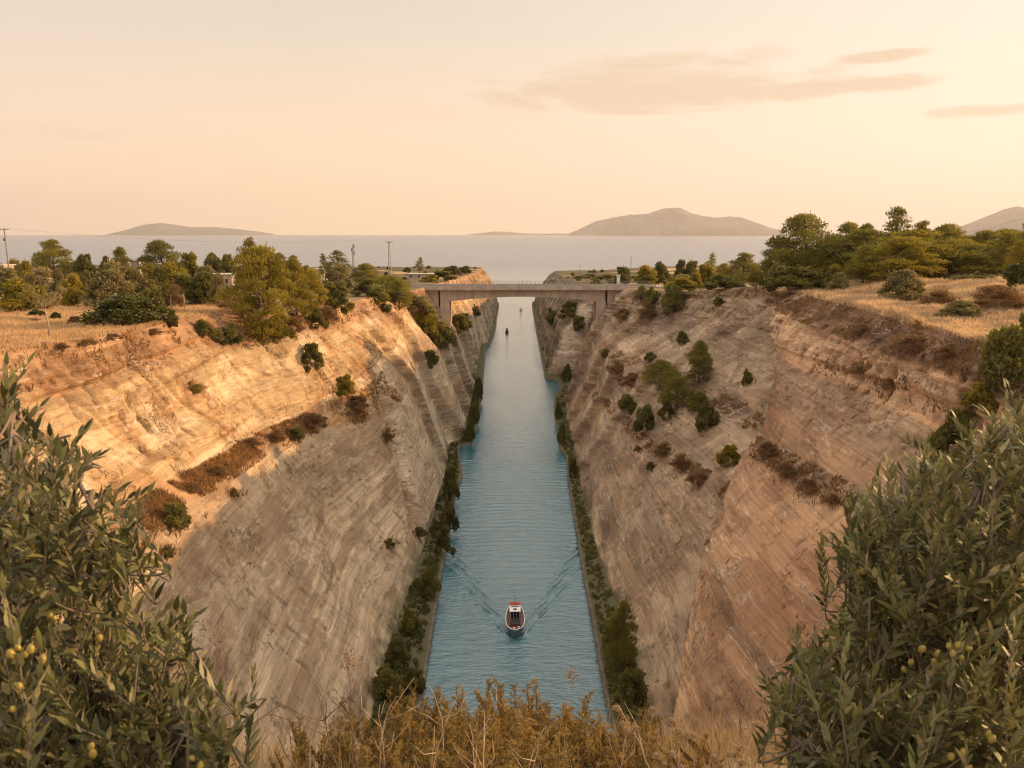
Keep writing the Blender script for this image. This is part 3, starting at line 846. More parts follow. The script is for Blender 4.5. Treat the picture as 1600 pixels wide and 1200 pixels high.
far_hill('island', [(886, 370), (893, 363), (906, 358), (930, 346), (958, 340), (985, 336), (1010, 334), (1030, 328), (1043, 325), (1056, 326), (1068, 332), (1085, 338), (1110, 341), (1140, 340), (1155, 344),
                    (1172, 351), (1190, 358), (1212, 362), (1230, 364), (1245, 369)], 23000, 1700, 5, 'large hazy island with a rounded peak right of centre')
far_hill('island', [(196, 370), (205, 362), (225, 357), (245, 351), (270, 349), (285, 351), (310, 355), (345, 355), (380, 358), (405, 361), (420, 364), (430, 370)], 25500, 1300, 6,
         'pale low island on the horizon above the left shrubs')
far_hill('island', [(715, 370), (735, 366), (760, 363), (775, 361.5), (790, 362), (815, 364), (840, 365), (880, 364.5), (900, 368)], 28500, 900, 8, 'very faint island on the horizon behind the bridge')
far_hill('mountain', [(1480, 372), (1505, 349), (1530, 338), (1550, 330), (1566, 325), (1580, 328), (1600, 325), (1640, 318), (1690, 330), (1800, 345), (1900, 372)], 17000, 1800, 9, 'hazy mountain ridge behind the right hand pines')
far_hill('mountain', [(1510, 372), (1535, 354), (1560, 350), (1585, 341), (1610, 337), (1660, 330), (1730, 345), (1840, 372)], 12500, 1300, 10, 'darker hill in front of the hazy ridge at the right edge')
far_hill('islet', [(1100, 380.2), (1128, 379.2), (1150, 378.5), (1170, 379.2), (1184, 380.2)], 5200, 90, 11, 'low flat islet in the sea left of the tall pine')
far_hill('islet', [(1180, 381), (1190, 378), (1203, 374.5), (1215, 373), (1240, 375), (1262, 381)], 5000, 120, 12, 'low rocky islet partly behind the tall pine')


# ------------------------------------------------------------------ haze
def make_haze():
    b = MB(); b.box(-29500, 29500, -3000, 29500, -40, 1350)
    m = bpy.data.materials.new('sea_air'); m.use_nodes = True
    nt = m.node_tree; nt.nodes.clear()
    out = nt.nodes.new('ShaderNodeOutputMaterial'); v = nt.nodes.new('ShaderNodeVolumePrincipled')
    v.inputs['Color'].default_value = (0.97, 0.90, 0.85, 1); v.inputs['Density'].default_value = 3.3e-5
    v.inputs['Anisotropy'].default_value = 0.25
    nt.links.new(v.outputs[0], out.inputs['Volume'])
    o = b.build('haze', m); tag(o, None, None, None, 'stuff')


make_haze()


# ------------------------------------------------------------------ road bridge
def make_bridge():
    root = empty('road_bridge', (0, 286.5, 43.2), 'concrete girder road bridge crossing the canal between the two cliffs', 'bridge')
    root_loc = Vector((0, 286.5, 44.0))
    def B(): return MB()
    def fin(mb, name, mat, bevel=0.0):
        mb.v = [(x, y - 286.5, z - 44.0) for x, y, z in mb.v]
        return mb.build(name, mat, root, bevel=bevel)
    y0, y1 = 280.8, 292.2
    m = B(); m.box(-38.5, 50.5, y0, y1, 43.5, 44.25); m.box(-38.5, 50.5, y0 - 0.28, y0 + 0.25, 43.15, 44.6); m.box(-38.5, 50.5, y1 - 0.25, y1 + 0.28, 43.15, 44.6)
    fin(m, 'deck', M['concrete'], 0.03)
    m = B(); m.box(-38.2, 50.2, y0 + 0.6, y1 - 0.6, 44.254, 44.3); fin(m, 'roadway', M['asphalt'])
    xl, xr = -25.2, 33.0
    n = 28
    top = [(xl + (xr - xl) * i / n, 43.496) for i in range(n + 1)]
    bot = [(xl + (xr - xl) * i / n, 40.75 - 2.1 * (abs(2 * i / n - 1)) ** 2.0) for i in range(n + 1)]
    for ya, yb in ((y0 + 1.5, y0 + 2.3), (y1 - 2.3, y1 - 1.5)):
        m = B()
        for i in range(n):
            m.prism([bot[i], bot[i + 1], top[i + 1], top[i]], ya, yb)
        # keep one clean skin: the girder is rebuilt from its outline
        m = B(); m.prism(bot + top[::-1], ya, yb); fin(m, 'girder', M['concrete'])
    m = B(); m.prism([(x, z + 0.25) for x, z in bot] + [(x, z + 0.6) for x, z in bot][::-1], y0 + 2.31, y1 - 2.31); fin(m, 'soffit', M['concrete_dark'])
    # end blocks (abutment boxes) and wing walls down to the rock
    m = B(); m.box(-36.0, -26.0, y0 + 1.3, y1 - 1.3, 37.2, 43.49); m.box(-36.0, -25.6, y0 + 1.8, y1 - 1.8, 33.0, 37.19); fin(m, 'abutment', M['concrete'], 0.05)
    m = B(); m.box(33.7, 41.2, y0 + 1.3, y1 - 1.3, 34.0, 43.49); m.box(41.25, 48.0, y0 + 1.7, y1 - 1.7, 38.0, 43.49); fin(m, 'abutment', M['concrete'], 0.05)
    for x0, x1, zb in ((-25.4, -22.0, 22.0), (29.8, 33.2, 26.0)):
        m = B()
        m.box(x0, x1, y0 + 1.2, y0 + 3.4, zb, 38.94); m.box(x0 + 0.6, x1 - 0.6, y0 + 3.41, y1 - 3.41, zb, 38.5); m.box(x0, x1, y1 - 3.4, y1 - 1.2, zb, 38.94)
        fin(m, 'pier', M['concrete'], 0.04)
    for yy in (y0 - 0.05, y1 + 0.05):
        m = B()
        for k in range(0, 60):
            x = -38.2 + k * 1.5
            m.box(x - 0.06, x + 0.06, yy - 0.05, yy + 0.05, 44.6, 45.75)
        for zz in (45.0, 45.35, 45.7):
            m.box(-38.3, 50.4, yy - 0.03, yy + 0.03, zz, zz + 0.06)
        fin(m, 'railing', M['steel'])
    # the stamped row of drain holes on the right end block
    for k in range(4):
        m = B(); m.box(35.7, 36.05, y0 + 1.22, y0 + 1.32, 38.6 + k * 0.75, 38.95 + k * 0.75); fin(m, 'drain_outlet', M['black_rubber'])


make_bridge()


def make_roads():
    for full, xs in (('left', np.linspace(-39, -420, 90)), ('right', np.linspace(51, 420, 90))):
        rows = []
        for dy in (-4.6, 4.6):
            pts = []
            for x in xs:
                p = drop(x, 286.5 + dy)
                pts.append((x, 286.5 + dy, (p.z if p else 44.1) + 0.12))
            rows.append(pts)
        V = np.array(rows).reshape(-1, 3)
        F = grid_faces(2, len(xs), flip=(full == 'right'))
        me = mesh_np('road_' + full, V, F, [M['gravel']])
        tag(link('road_' + full, me), None, None, None, 'structure')


make_roads()


# ------------------------------------------------------------------ boats
def make_boat():
    root = empty('fishing_boat', BOAT, 'small wooden fishing boat with white wheelhouse roof sailing down the canal, trailing a wake', 'boat')
    # bow points at -Y (towards the viewpoint); y runs from 0 (stem) to 9.6 (transom)
    st = [(0.0, 0.05, 1.75, 0.55), (0.5, 0.55, 1.62, 0.2), (1.2, 1.02, 1.48, 0.0), (2.4, 1.42, 1.30, -0.15), (4.2, 1.62, 1.15, -0.2), (6.2, 1.60, 1.10, -0.2), (8.2, 1.42, 1.15, -0.12), (9.2, 1.12, 1.25, 0.0), (9.6, 0.85, 1.3, 0.1)]
    nsec = 7
    V = []
    for y, hw, top, keel in st:
        for k in range(-nsec, nsec + 1):
            a = k / nsec
            sx = math.copysign(abs(a) ** 0.62, a) * hw
            V.append((sx, y - 0.35 * (1 - abs(a)) * (1 if y < 0.8 else 0) * -0.4, keel - 0.35 + (top - keel + 0.35) * abs(a) ** 2.2))
    nr = 2 * nsec + 1
    F = [tuple(int(i) for i in f) for f in grid_faces(len(st), nr)]
    F.append(tuple((len(st) - 1) * nr + k for k in range(nr)))
    me = bpy.data.meshes.new('hull'); me.from_pydata(V, [], F); me.update(); me.materials.append(M['hull_paint'])
    for p in me.polygons: p.use_smooth = True
    link('hull', me, root)
    left = [(-hw, y, top) for y, hw, top, _ in st]; right = [(hw, y, top) for y, hw, top, _ in st]
    m = MB(); m.tube(left[::-1] + right + [left[-1]], 0.10, 6); m.build('gunwale', M['white_paint'], root, True)
    m = MB(); pts = [(x * 0.93, y + 0.05, 0.95 + max(0, 1.2 - y) * 0.25) for x, y, z in left] + [(x * 0.93, y + 0.05, 0.95 + max(0, 1.2 - y) * 0.25) for x, y, z in right[::-1]]
    n = len(pts)
    me = bpy.data.meshes.new('deck'); h = n // 2
    me.from_pydata(pts, [], [(i, i + 1, n - 2 - i, n - 1 - i) for i in range(h - 1)]); me.update(); me.materials.append(M['deck_wood'])
    link('deck', me, root)
    for s in (-1, 1):                       # benches along the sides
        m = MB(); m.slab([(s * 0.86, 2.2), (s * 1.22, 2.4), (s * 1.36, 4.2), (s * 1.36, 7.4), (s * 0.86, 7.4)][::s], 0.96, 1.28); m.build('bench', M['deck_wood'], root, bevel=0.02)
    wh = MB(); wh.box(-0.82, 0.82, 5.2, 7.0, 0.95, 2.55); w = wh.build('wheelhouse', M['white_paint'], root, bevel=0.05)
    for x0, x1 in ((-0.76, -0.30), (-0.24, 0.24), (0.30, 0.76)):
        m = MB(); m.box(x0, x1, 5.165, 5.19, 1.35, 2.4); m.build('window', M['glass'], w)
    for s in (-1, 1):
        m = MB(); m.box(min(s * 0.83, s * 0.85), max(s * 0.83, s * 0.85), 5.5, 6.6, 1.7, 2.35); m.build('window', M['glass'], w)
    m = MB(); m.box(-0.98, 0.98, 4.85, 7.15, 2.56, 2.66); r = m.build('roof', M['white_paint'], root, bevel=0.04)
    m = MB(); m.box(-0.72, 0.72, 6.55, 6.72, 2.665, 2.76); m.build('roof_rail', M['dark_steel'], r)
    m = MB(); m.box(-0.28, 0.28, 5.35, 5.75, 2.665, 2.80); m.build('roof_hatch', M['dark_steel'], r, bevel=0.02)
    m = MB(); m.box(-0.80, 0.80, 2.6, 4.9, 0.955, 1.5); hd = m.build('hold', M['black_rubber'], root, bevel=0.03)
    m = MB(); m.box(-0.88, 0.88, 2.5, 2.62, 0.955, 1.62); m.box(-0.9, -0.8, 2.62, 4.9, 0.955, 1.62); m.box(0.8, 0.9, 2.62, 4.9, 0.955, 1.62); m.build('coaming', M['deck_wood'], hd)
    for i, (x, y) in enumerate(((-0.55, 1.9), (-0.15, 1.7), (0.25, 1.85), (0.6, 2.0))):
        m = MB(); m.tube([(x, y, 1.0), (x, y, 1.32)], [0.17, 0.15], 10); m.build('fish_crate' if False else 'buoy', M['white_paint'] if i % 2 else M['red_paint'], root, True)
    m = MB(); m.box(-0.95, 0.95, 7.5, 8.9, 2.35, 2.45)
    aw = m.build('awning', M['red_paint'], root, bevel=0.05)
    for x, y in ((-0.85, 7.6), (0.85, 7.6), (-0.8, 8.8), (0.8, 8.8)):
        m = MB(); m.tube([(x, y, 1.0), (x, y, 2.36)], 0.03, 6); m.build('post', M['dark_steel'], aw)
    for x in (-0.5, 0.02, 0.52):
        m = MB()
        ring = [(x + 0.24 * math.cos(t), 7.46 + 0.02 * x, 2.75 + 0.24 * math.sin(t)) for t in np.linspace(0, 2 * PI, 15)]
        m.tube(ring, 0.07, 6); m.build('life_ring', M['red_paint'], root, True)
    m = MB(); m.tube([(0, 7.3, 0.95), (0, 7.3, 5.2)], [0.06, 0.035], 8); ms = m.build('mast', M['dark_steel'], root, True)
    m = MB(); m.tube([(-0.5, 7.3, 4.2), (0.5, 7.3, 4.2)], 0.025, 6); m.build('crosstree', M['dark_steel'], ms)
    m = MB(); m.tube([(0, 0.15, 1.7), (0, -0.25, 2.05)], [0.09, 0.07], 6); m.build('stem_post', M['white_paint'], root, True)


make_boat()
bpy.data.objects['fishing_boat'].scale = (0.92, 0.92, 0.92)


def small_boat(px, py, L, mat, label, cabin):
    p = at_z(px, py, 0.0)
    root = empty('motorboat', p, label, 'boat')
    st = [(0, 0.05, 0.9), (0.2, 0.6, 0.8), (0.5, 1.0, 0.7), (0.8, 1.0, 0.65), (1.0, 0.8, 0.65)]
    V, F = [], []
    for t, hw, top in st:
        hw *= L * 0.17
        V += [(-hw, t * L, top), (-hw * 0.8, t * L, -0.2), (hw * 0.8, t * L, -0.2), (hw, t * L, top)]
    for i in range(4):
        for k in range(3):
            a = i * 4 + k; F.append((a, a + 4, a + 5, a + 1))
        F.append((i * 4 + 3, i * 4 + 7, i * 4 + 4, i * 4))
    F.append((16, 17, 18, 19))
    me = bpy.data.meshes.new('hull'); me.from_pydata(V, [], F); me.update(); me.materials.append(mat); link('hull', me, root)
    m = MB(); m.prism([(-0.1 * L, 0.7), (0.1 * L, 0.7), (0.08 * L, 0.7 + cabin), (-0.08 * L, 0.7 + cabin)], L * 0.45, L * 0.75); m.build('cabin', mat, root, bevel=0.05)


small_boat(792, 521, 7.0, M['dark_steel'], 'tiny dark boat far down the canal beyond the bridge', 2.0)
small_boat(814, 485, 8.0, M['white_paint'], 'tiny pale boat near the canal mouth, farther than the dark one', 1.6)


# ------------------------------------------------------------------ foliage meshes
def foliage_mat(name, dark, lite, trans=0.30, rough=0.55, under=None, tint=(1.25, 1.15, 0.5)):
    m, q, b = material(name)
    tc = q.n.new('ShaderNodeTexCoord')
    oi = q.n.new('ShaderNodeObjectInfo')
    nz = q.noise(tc.outputs['Object'], 0.9, 5.0, 0.65)
    at = q.n.new('ShaderNodeAttribute'); at.attribute_name = 'Var'
    f = q.math('ADD', q.math('MULTIPLY', at.outputs[2], 0.75), q.math('MULTIPLY', nz, 0.35))
    f = q.math('ADD', f, q.math('MULTIPLY', q.math('SUBTRACT', oi.outputs['Random'], 0.5), 0.35), clamp=True)
    c = q.mix(f, dark, lite)
    if under:
        geo = q.n.new('ShaderNodeNewGeometry')
        c = q.mix(geo.outputs['Backfacing'], c, q.mix(f, tuple(v * 0.75 for v in under), under))
    q.l.new(c, b.inputs['Base Color'])
    b.inputs['Roughness'].default_value = rough; b.inputs['Specular IOR Level'].default_value = 0.3
    tr = q.n.new('ShaderNodeBsdfTranslucent')
    q.l.new(q.mix(1.0, c, tint, 'MULTIPLY'), tr.inputs['Color'])
    mx = q.n.new('ShaderNodeMixShader'); mx.inputs[0].default_value = trans
    q.l.new(b.outputs[0], mx.inputs[1]); q.l.new(tr.outputs[0], mx.inputs[2])
    q.l.new(mx.outputs[0], q.n['Material Output'].inputs['Surface'])
    return m


M['pine'] = foliage_mat('pine_needles', (0.075, 0.082, 0.020), (0.315, 0.275, 0.062), 0.46)
M['mastic'] = foliage_mat('mastic_leaves', (0.060, 0.066, 0.020), (0.275, 0.245, 0.075), 0.42)
M['greybush'] = foliage_mat('grey_green_leaves', (0.135, 0.118, 0.055), (0.360, 0.295, 0.145), 0.35)
M['gold'] = foliage_mat('yellow_green_leaves', (0.130, 0.122, 0.020), (0.380, 0.300, 0.050), 0.45)
M['brown'] = foliage_mat('dry_brown_twigs', (0.14, 0.080, 0.040), (0.34, 0.20, 0.095), 0.25)
M['rust'] = foliage_mat('rusty_dry_grass', (0.20, 0.11, 0.045), (0.50, 0.30, 0.13), 0.3, 0.8)
M['drygrass'] = foliage_mat('withered_grass', (0.22, 0.16, 0.10), (0.50, 0.39, 0.27), 0.3, 0.8)
M['palegrass'] = foliage_mat('pale_seeding_grass', (0.50, 0.37, 0.25), (0.88, 0.70, 0.50), 0.45, 0.8, tint=(1.1, 1.0, 0.72))
M['straw'] = foliage_mat('dry_straw', (0.50, 0.35, 0.21), (0.86, 0.64, 0.42), 0.45, 0.8, tint=(1.12, 1.0, 0.66))
M['darkbush'] = foliage_mat('shiny_dark_leaves', (0.040, 0.050, 0.012), (0.165, 0.155, 0.032), 0.25, 0.4)
M['olive'] = foliage_mat('olive_leaves', (0.022, 0.028, 0.009), (0.275, 0.265, 0.090), 0.13, 0.50, under=(0.38, 0.35, 0.21))
M['heath'] = foliage_mat('heath_needles', (0.115, 0.080, 0.026), (0.430, 0.290, 0.090), 0.36)
M['bark'] = simple_mat('bark', (0.12, 0.085, 0.06), 0.9, 0.3, 6.0)
M['pale_bark'] = simple_mat('pale_bark', (0.36, 0.27, 0.19), 0.85, 0.25, 6.0)
M['olive_bark'] = simple_mat('olive_bark', (0.20, 0.155, 0.11), 0.85, 0.3, 12.0)
M['fruit'] = simple_mat('ripe_olive', (0.30, 0.225, 0.045), 0.35, 0.25, 30.0)
M['twig'] = simple_mat('bleached_twig', (0.48, 0.36, 0.26), 0.8, 0.25, 12.0)


def unit(v):
    return v / np.maximum(np.linalg.norm(v, axis=-1, keepdims=True), 1e-9)


def leaf_quads(Cn, A, N, L, W, curl=0.0):
    """diamond leaves: centre, axis, facing, length, width"""
    side = unit(np.cross(A, N))
    L = np.asarray(L).reshape(-1, 1); W = np.asarray(W).reshape(-1, 1)
    V = np.stack([Cn - A * L / 2, Cn + side * W / 2, Cn + A * L / 2, Cn - side * W / 2], 1)
    n = len(Cn)
    return V.reshape(-1, 3), np.arange(4 * n).reshape(n, 4)


def cloud(cen, rad, per, size, aspect=0.5, upb=0.4, rnd=0.6, shell=0.5, seed=0, under=0.35):
    r = np.random.default_rng(seed)
    cen = np.asarray(cen, float); rad = np.asarray(rad, float)
    k = len(cen); vol = np.prod(rad, axis=1) ** (2 / 3); cnt = np.maximum((per * k * vol / vol.sum()).astype(int), 6)
    idx = np.repeat(np.arange(k), cnt); n = len(idx)
    d = unit(r.normal(size=(n, 3)))
    low = (d[:, 2] < -0.1) & (r.random(n) > under); d[low, 2] *= -1
    # lumpy surface so that a clump never reads as a ball
    lump = 0.78 + 0.45 * vnoise(d[:, 0] * 2.1 + idx * 3.1, d[:, 1] * 2.1, d[:, 2] * 2.1, seed)
    rr = (shell + (1 - shell) * r.random(n) ** 0.6) * lump
    stray = r.random(n) < 0.10
    rr = np.where(stray, rr * (1.1 + 0.35 * r.random(n)), rr)
    P = cen[idx] + d * rad[idx] * rr[:, None]
    A = unit(d * 0.7 + np.array([0, 0, upb]) + r.normal(size=(n, 3)) * rnd)
    N = unit(d + r.normal(size=(n, 3)) * 0.7)
    s = size * (0.6 + 0.8 * r.random(n))
    V, F = leaf_quads(P, A, N, s, s * aspect)
    cv = r.random(k)[idx] * 0.6 + r.random(n) * 0.4
    return V, F, np.repeat(cv, 4)


def foliage_mesh(name, parts, mats):
    V, F, Cv, mi, b = [], [], [], [], 0
    for (v, f, c), k in parts:
        V.append(v); F.append(f + b); Cv.append(c); mi.append(np.full(len(f), k)); b += len(v)
    V = np.concatenate(V); F = np.concatenate(F); Cv = np.concatenate(Cv)
    me = mesh_np(name, V, F, mats, False, np.concatenate(mi))
    set_color(me, 'Var', np.repeat(Cv[:, None], 3, 1))
    return me


def pine_proto(seed, H=10.0, W=9.0, base=0.22, n=34, per=330, size=0.42, top=0.6, airy=False, mat='pine'):
    r = np.random.default_rng(seed)
    cen, rad = [], []
    m = MB()
    lean = r.normal(size=2) * 0.04 * H
    axis = lambda t: Vector((lean[0] * t * t, lean[1] * t * t, H * t))
    m.tube([axis(t) for t in (-0.06, 0.15, 0.35, 0.55, 0.75, 0.92)], [0.035 * H * 0.9, 0.028 * H, 0.022 * H, 0.016 * H, 0.010 * H, 0.004 * H], 7)
    for i in range(n):
        h = base + (1 - base) * ((i + r.random()) / n) ** 0.9
        prof = math.sin(PI * min(1, max(0.0, (h - base * 0.6) / (1 - base * 0.6))) ** top) ** 0.75
        a = i * 2.399 + r.normal() * 0.5
        rr = W / 2 * prof * (0.45 + 0.6 * r.random() ** 0.6)
        p = axis(min(h, 0.95)) + Vector((math.cos(a) * rr, math.sin(a) * rr, r.normal() * 0.02 * H))
        s = (0.105 if airy else 0.15) * H * (0.7 + 0.6 * r.random()) * (0.75 + 0.35 * prof)
        cen.append(p); rad.append((s * (0.95 + 0.4 * r.random()), s * (0.95 + 0.4 * r.random()), s * (0.5 + 0.22 * r.random())))
        q = axis(max(0.08, h - 0.10 - 0.1 * r.random()))
        mid = (q + Vector(p)) / 2 + Vector((0, 0, -0.02 * H))
        m.tube([q, mid, Vector(p)], [0.012 * H, 0.008 * H, 0.003 * H], 5)
    f = cloud([tuple(c) for c in cen], rad, per, size, 0.34, 0.7, 0.55, 0.35 if not airy else 0.1, seed + 5, 0.25)
    crown = foliage_mesh('crown', [(f, 0)], [M[mat]])
    tm = bpy.data.meshes.new('trunk'); tm.from_pydata(m.v, [], m.f); tm.update(); tm.materials.append(M['bark'])
    v = f[0]
    return dict(trunk=tm, crown=crown, H=float(np.percentile(v[:, 2], 99.7)), W=float(np.percentile(v[:, 0], 98.5) - np.percentile(v[:, 0], 1.5)))


def shrub_proto(seed, mat, n=20, per=300, size=0.1, aspect=0.5, spread=1.0, tall=1.0, shell=0.45, rnd=0.6):
    """unit shrub: one metre tall, one metre wide"""
    r = np.random.default_rng(seed)
    cen, rad = [], []
    for i in range(n):
        a = i * 2.399 + r.normal() * 0.4
        t = (i + 0.5) / n
        h = 0.14 + 0.64 * (1 - t ** 1.4) * (0.55 + 0.65 * r.random())
        rr = 0.42 * math.sqrt(t) * (0.6 + 0.6 * r.random()) * spread
        cen.append((math.cos(a) * rr, math.sin(a) * rr, h * tall))
        s = 0.085 + 0.13 * r.random() ** 1.3
        rad.append((s, s, s * (0.8 + 0.4 * r.random())))
    f = cloud(cen, rad, per, size, aspect, 0.5, rnd, shell, seed + 3, 0.5)
    me = foliage_mesh('foliage', [(f, 0)], [M[mat]])
    v = f[0]
    return dict(crown=me, H=float(np.percentile(v[:, 2], 99.5)), W=float(np.percentile(v[:, 0], 99.5) - np.percentile(v[:, 0], 0.5)))


PROTO = {
    'pine': [pine_proto(1), pine_proto(2, W=8.2, base=0.18), pine_proto(3, W=10.0, base=0.25, top=0.75), pine_proto(4, W=7.4, base=0.14, top=0.5)],
    'goldpine': [pine_proto(11, W=8.6, base=0.03, n=46, per=360, mat='gold', top=0.8), pine_proto(12, W=8.0, base=0.05, n=40, mat='gold', top=0.7)],
    'tallpine': [pine_proto(21, H=10, W=5.2, base=0.2, n=30, per=170, airy=True, size=0.36), pine_proto(22, H=10, W=4.4, base=0.3, n=22, per=170, airy=True, size=0.36)],
    'mastic': [shrub_proto(34, 'mastic', n=13, per=420), shrub_proto(35, 'mastic', n=30, per=240), shrub_proto(31, 'mastic'), shrub_proto(32, 'mastic', n=26, spread=1.1), shrub_proto(33, 'mastic', n=16)],
    'grey': [shrub_proto(41, 'greybush', n=24, per=330, size=0.085, aspect=0.35), shrub_proto(42, 'greybush', n=18, per=330, size=0.085, aspect=0.35, spread=1.1),
             shrub_proto(43, 'greybush', n=28, per=280, size=0.08, aspect=0.4)],
    'gold': [shrub_proto(51, 'gold', n=20, size=0.085), shrub_proto(52, 'gold', n=26, size=0.085)],
    'brown': [shrub_proto(61, 'brown', n=14, per=230, size=0.16, aspect=0.09, shell=0.1, rnd=0.5), shrub_proto(62, 'brown', n=18, per=230, size=0.15, aspect=0.09, shell=0.1, rnd=0.5)],
    'dark': [shrub_proto(71, 'darkbush', n=34, per=330, size=0.062, aspect=0.6, spread=1.1), shrub_proto(72, 'darkbush', n=24, per=330, size=0.07, aspect=0.6)],
}
META = {'pine': ('pine_tree', 'tree'), 'goldpine': ('pine_tree', 'tree'), 'tallpine': ('tall_tree', 'tree'), 'mastic': ('evergreen_shrub', 'shrub'), 'grey': ('grey_green_shrub', 'shrub'),
        'gold': ('golden_shrub', 'shrub'), 'brown': ('dry_shrub', 'shrub'), 'dark': ('dark_shrub', 'shrub')}
_turn = [0]


def plant(kind, p, h, w, label, group=None, sink=0.04, var=None, depth=None):
    name, cat = META[kind]
    _turn[0] += 1
    pr = PROTO[kind][(_turn[0] if var is None else var) % len(PROTO[kind])]
    rz = (_turn[0] * 2.399) % (2 * PI)
    sx = w / pr['W']; sz = h * (1 + sink) / pr['H']
    loc = Vector(p) - Vector((0, 0, h * sink))
    root = empty(name, loc, label, cat, group, rz)
    if 'trunk' in pr:
        t = link('trunk', pr['trunk'], root); t.scale = (max(sx, sz * 0.6), max(sx, sz * 0.6), sz)
        c = link('crown', pr['crown'], root); c.scale = (sx, sx, sz)
    else:
        COL.objects.unlink(root); bpy.data.objects.remove(root)
        root = bpy.data.objects.new(name, pr['crown']); COL.objects.link(root)
        root.location = loc; root.rotation_euler = (0, 0, rz); root.scale = (sx, sx, sz)
        tag(root, label, cat, group)
    return root


def place(kind, px, base, top, wpx, label, group=None, var=None):
    """base > 0: photo row where it meets the ground; base < 0: distance ahead in metres"""
    if base > 0:
        r = hit(px, base)
        if r is None:
            return None
        p = r[0]
    else:
        Y = -base; x = (px - 800) / FPX * Y
        p = drop(x, Y)
        if p is None:
            return None
    bx, by, f = to_px(p)
    h = max(0.5, (by - top) / FPX * f); w = max(0.5, wpx / FPX * f)
    return plant(kind, p, h, w, label, group, var=var)


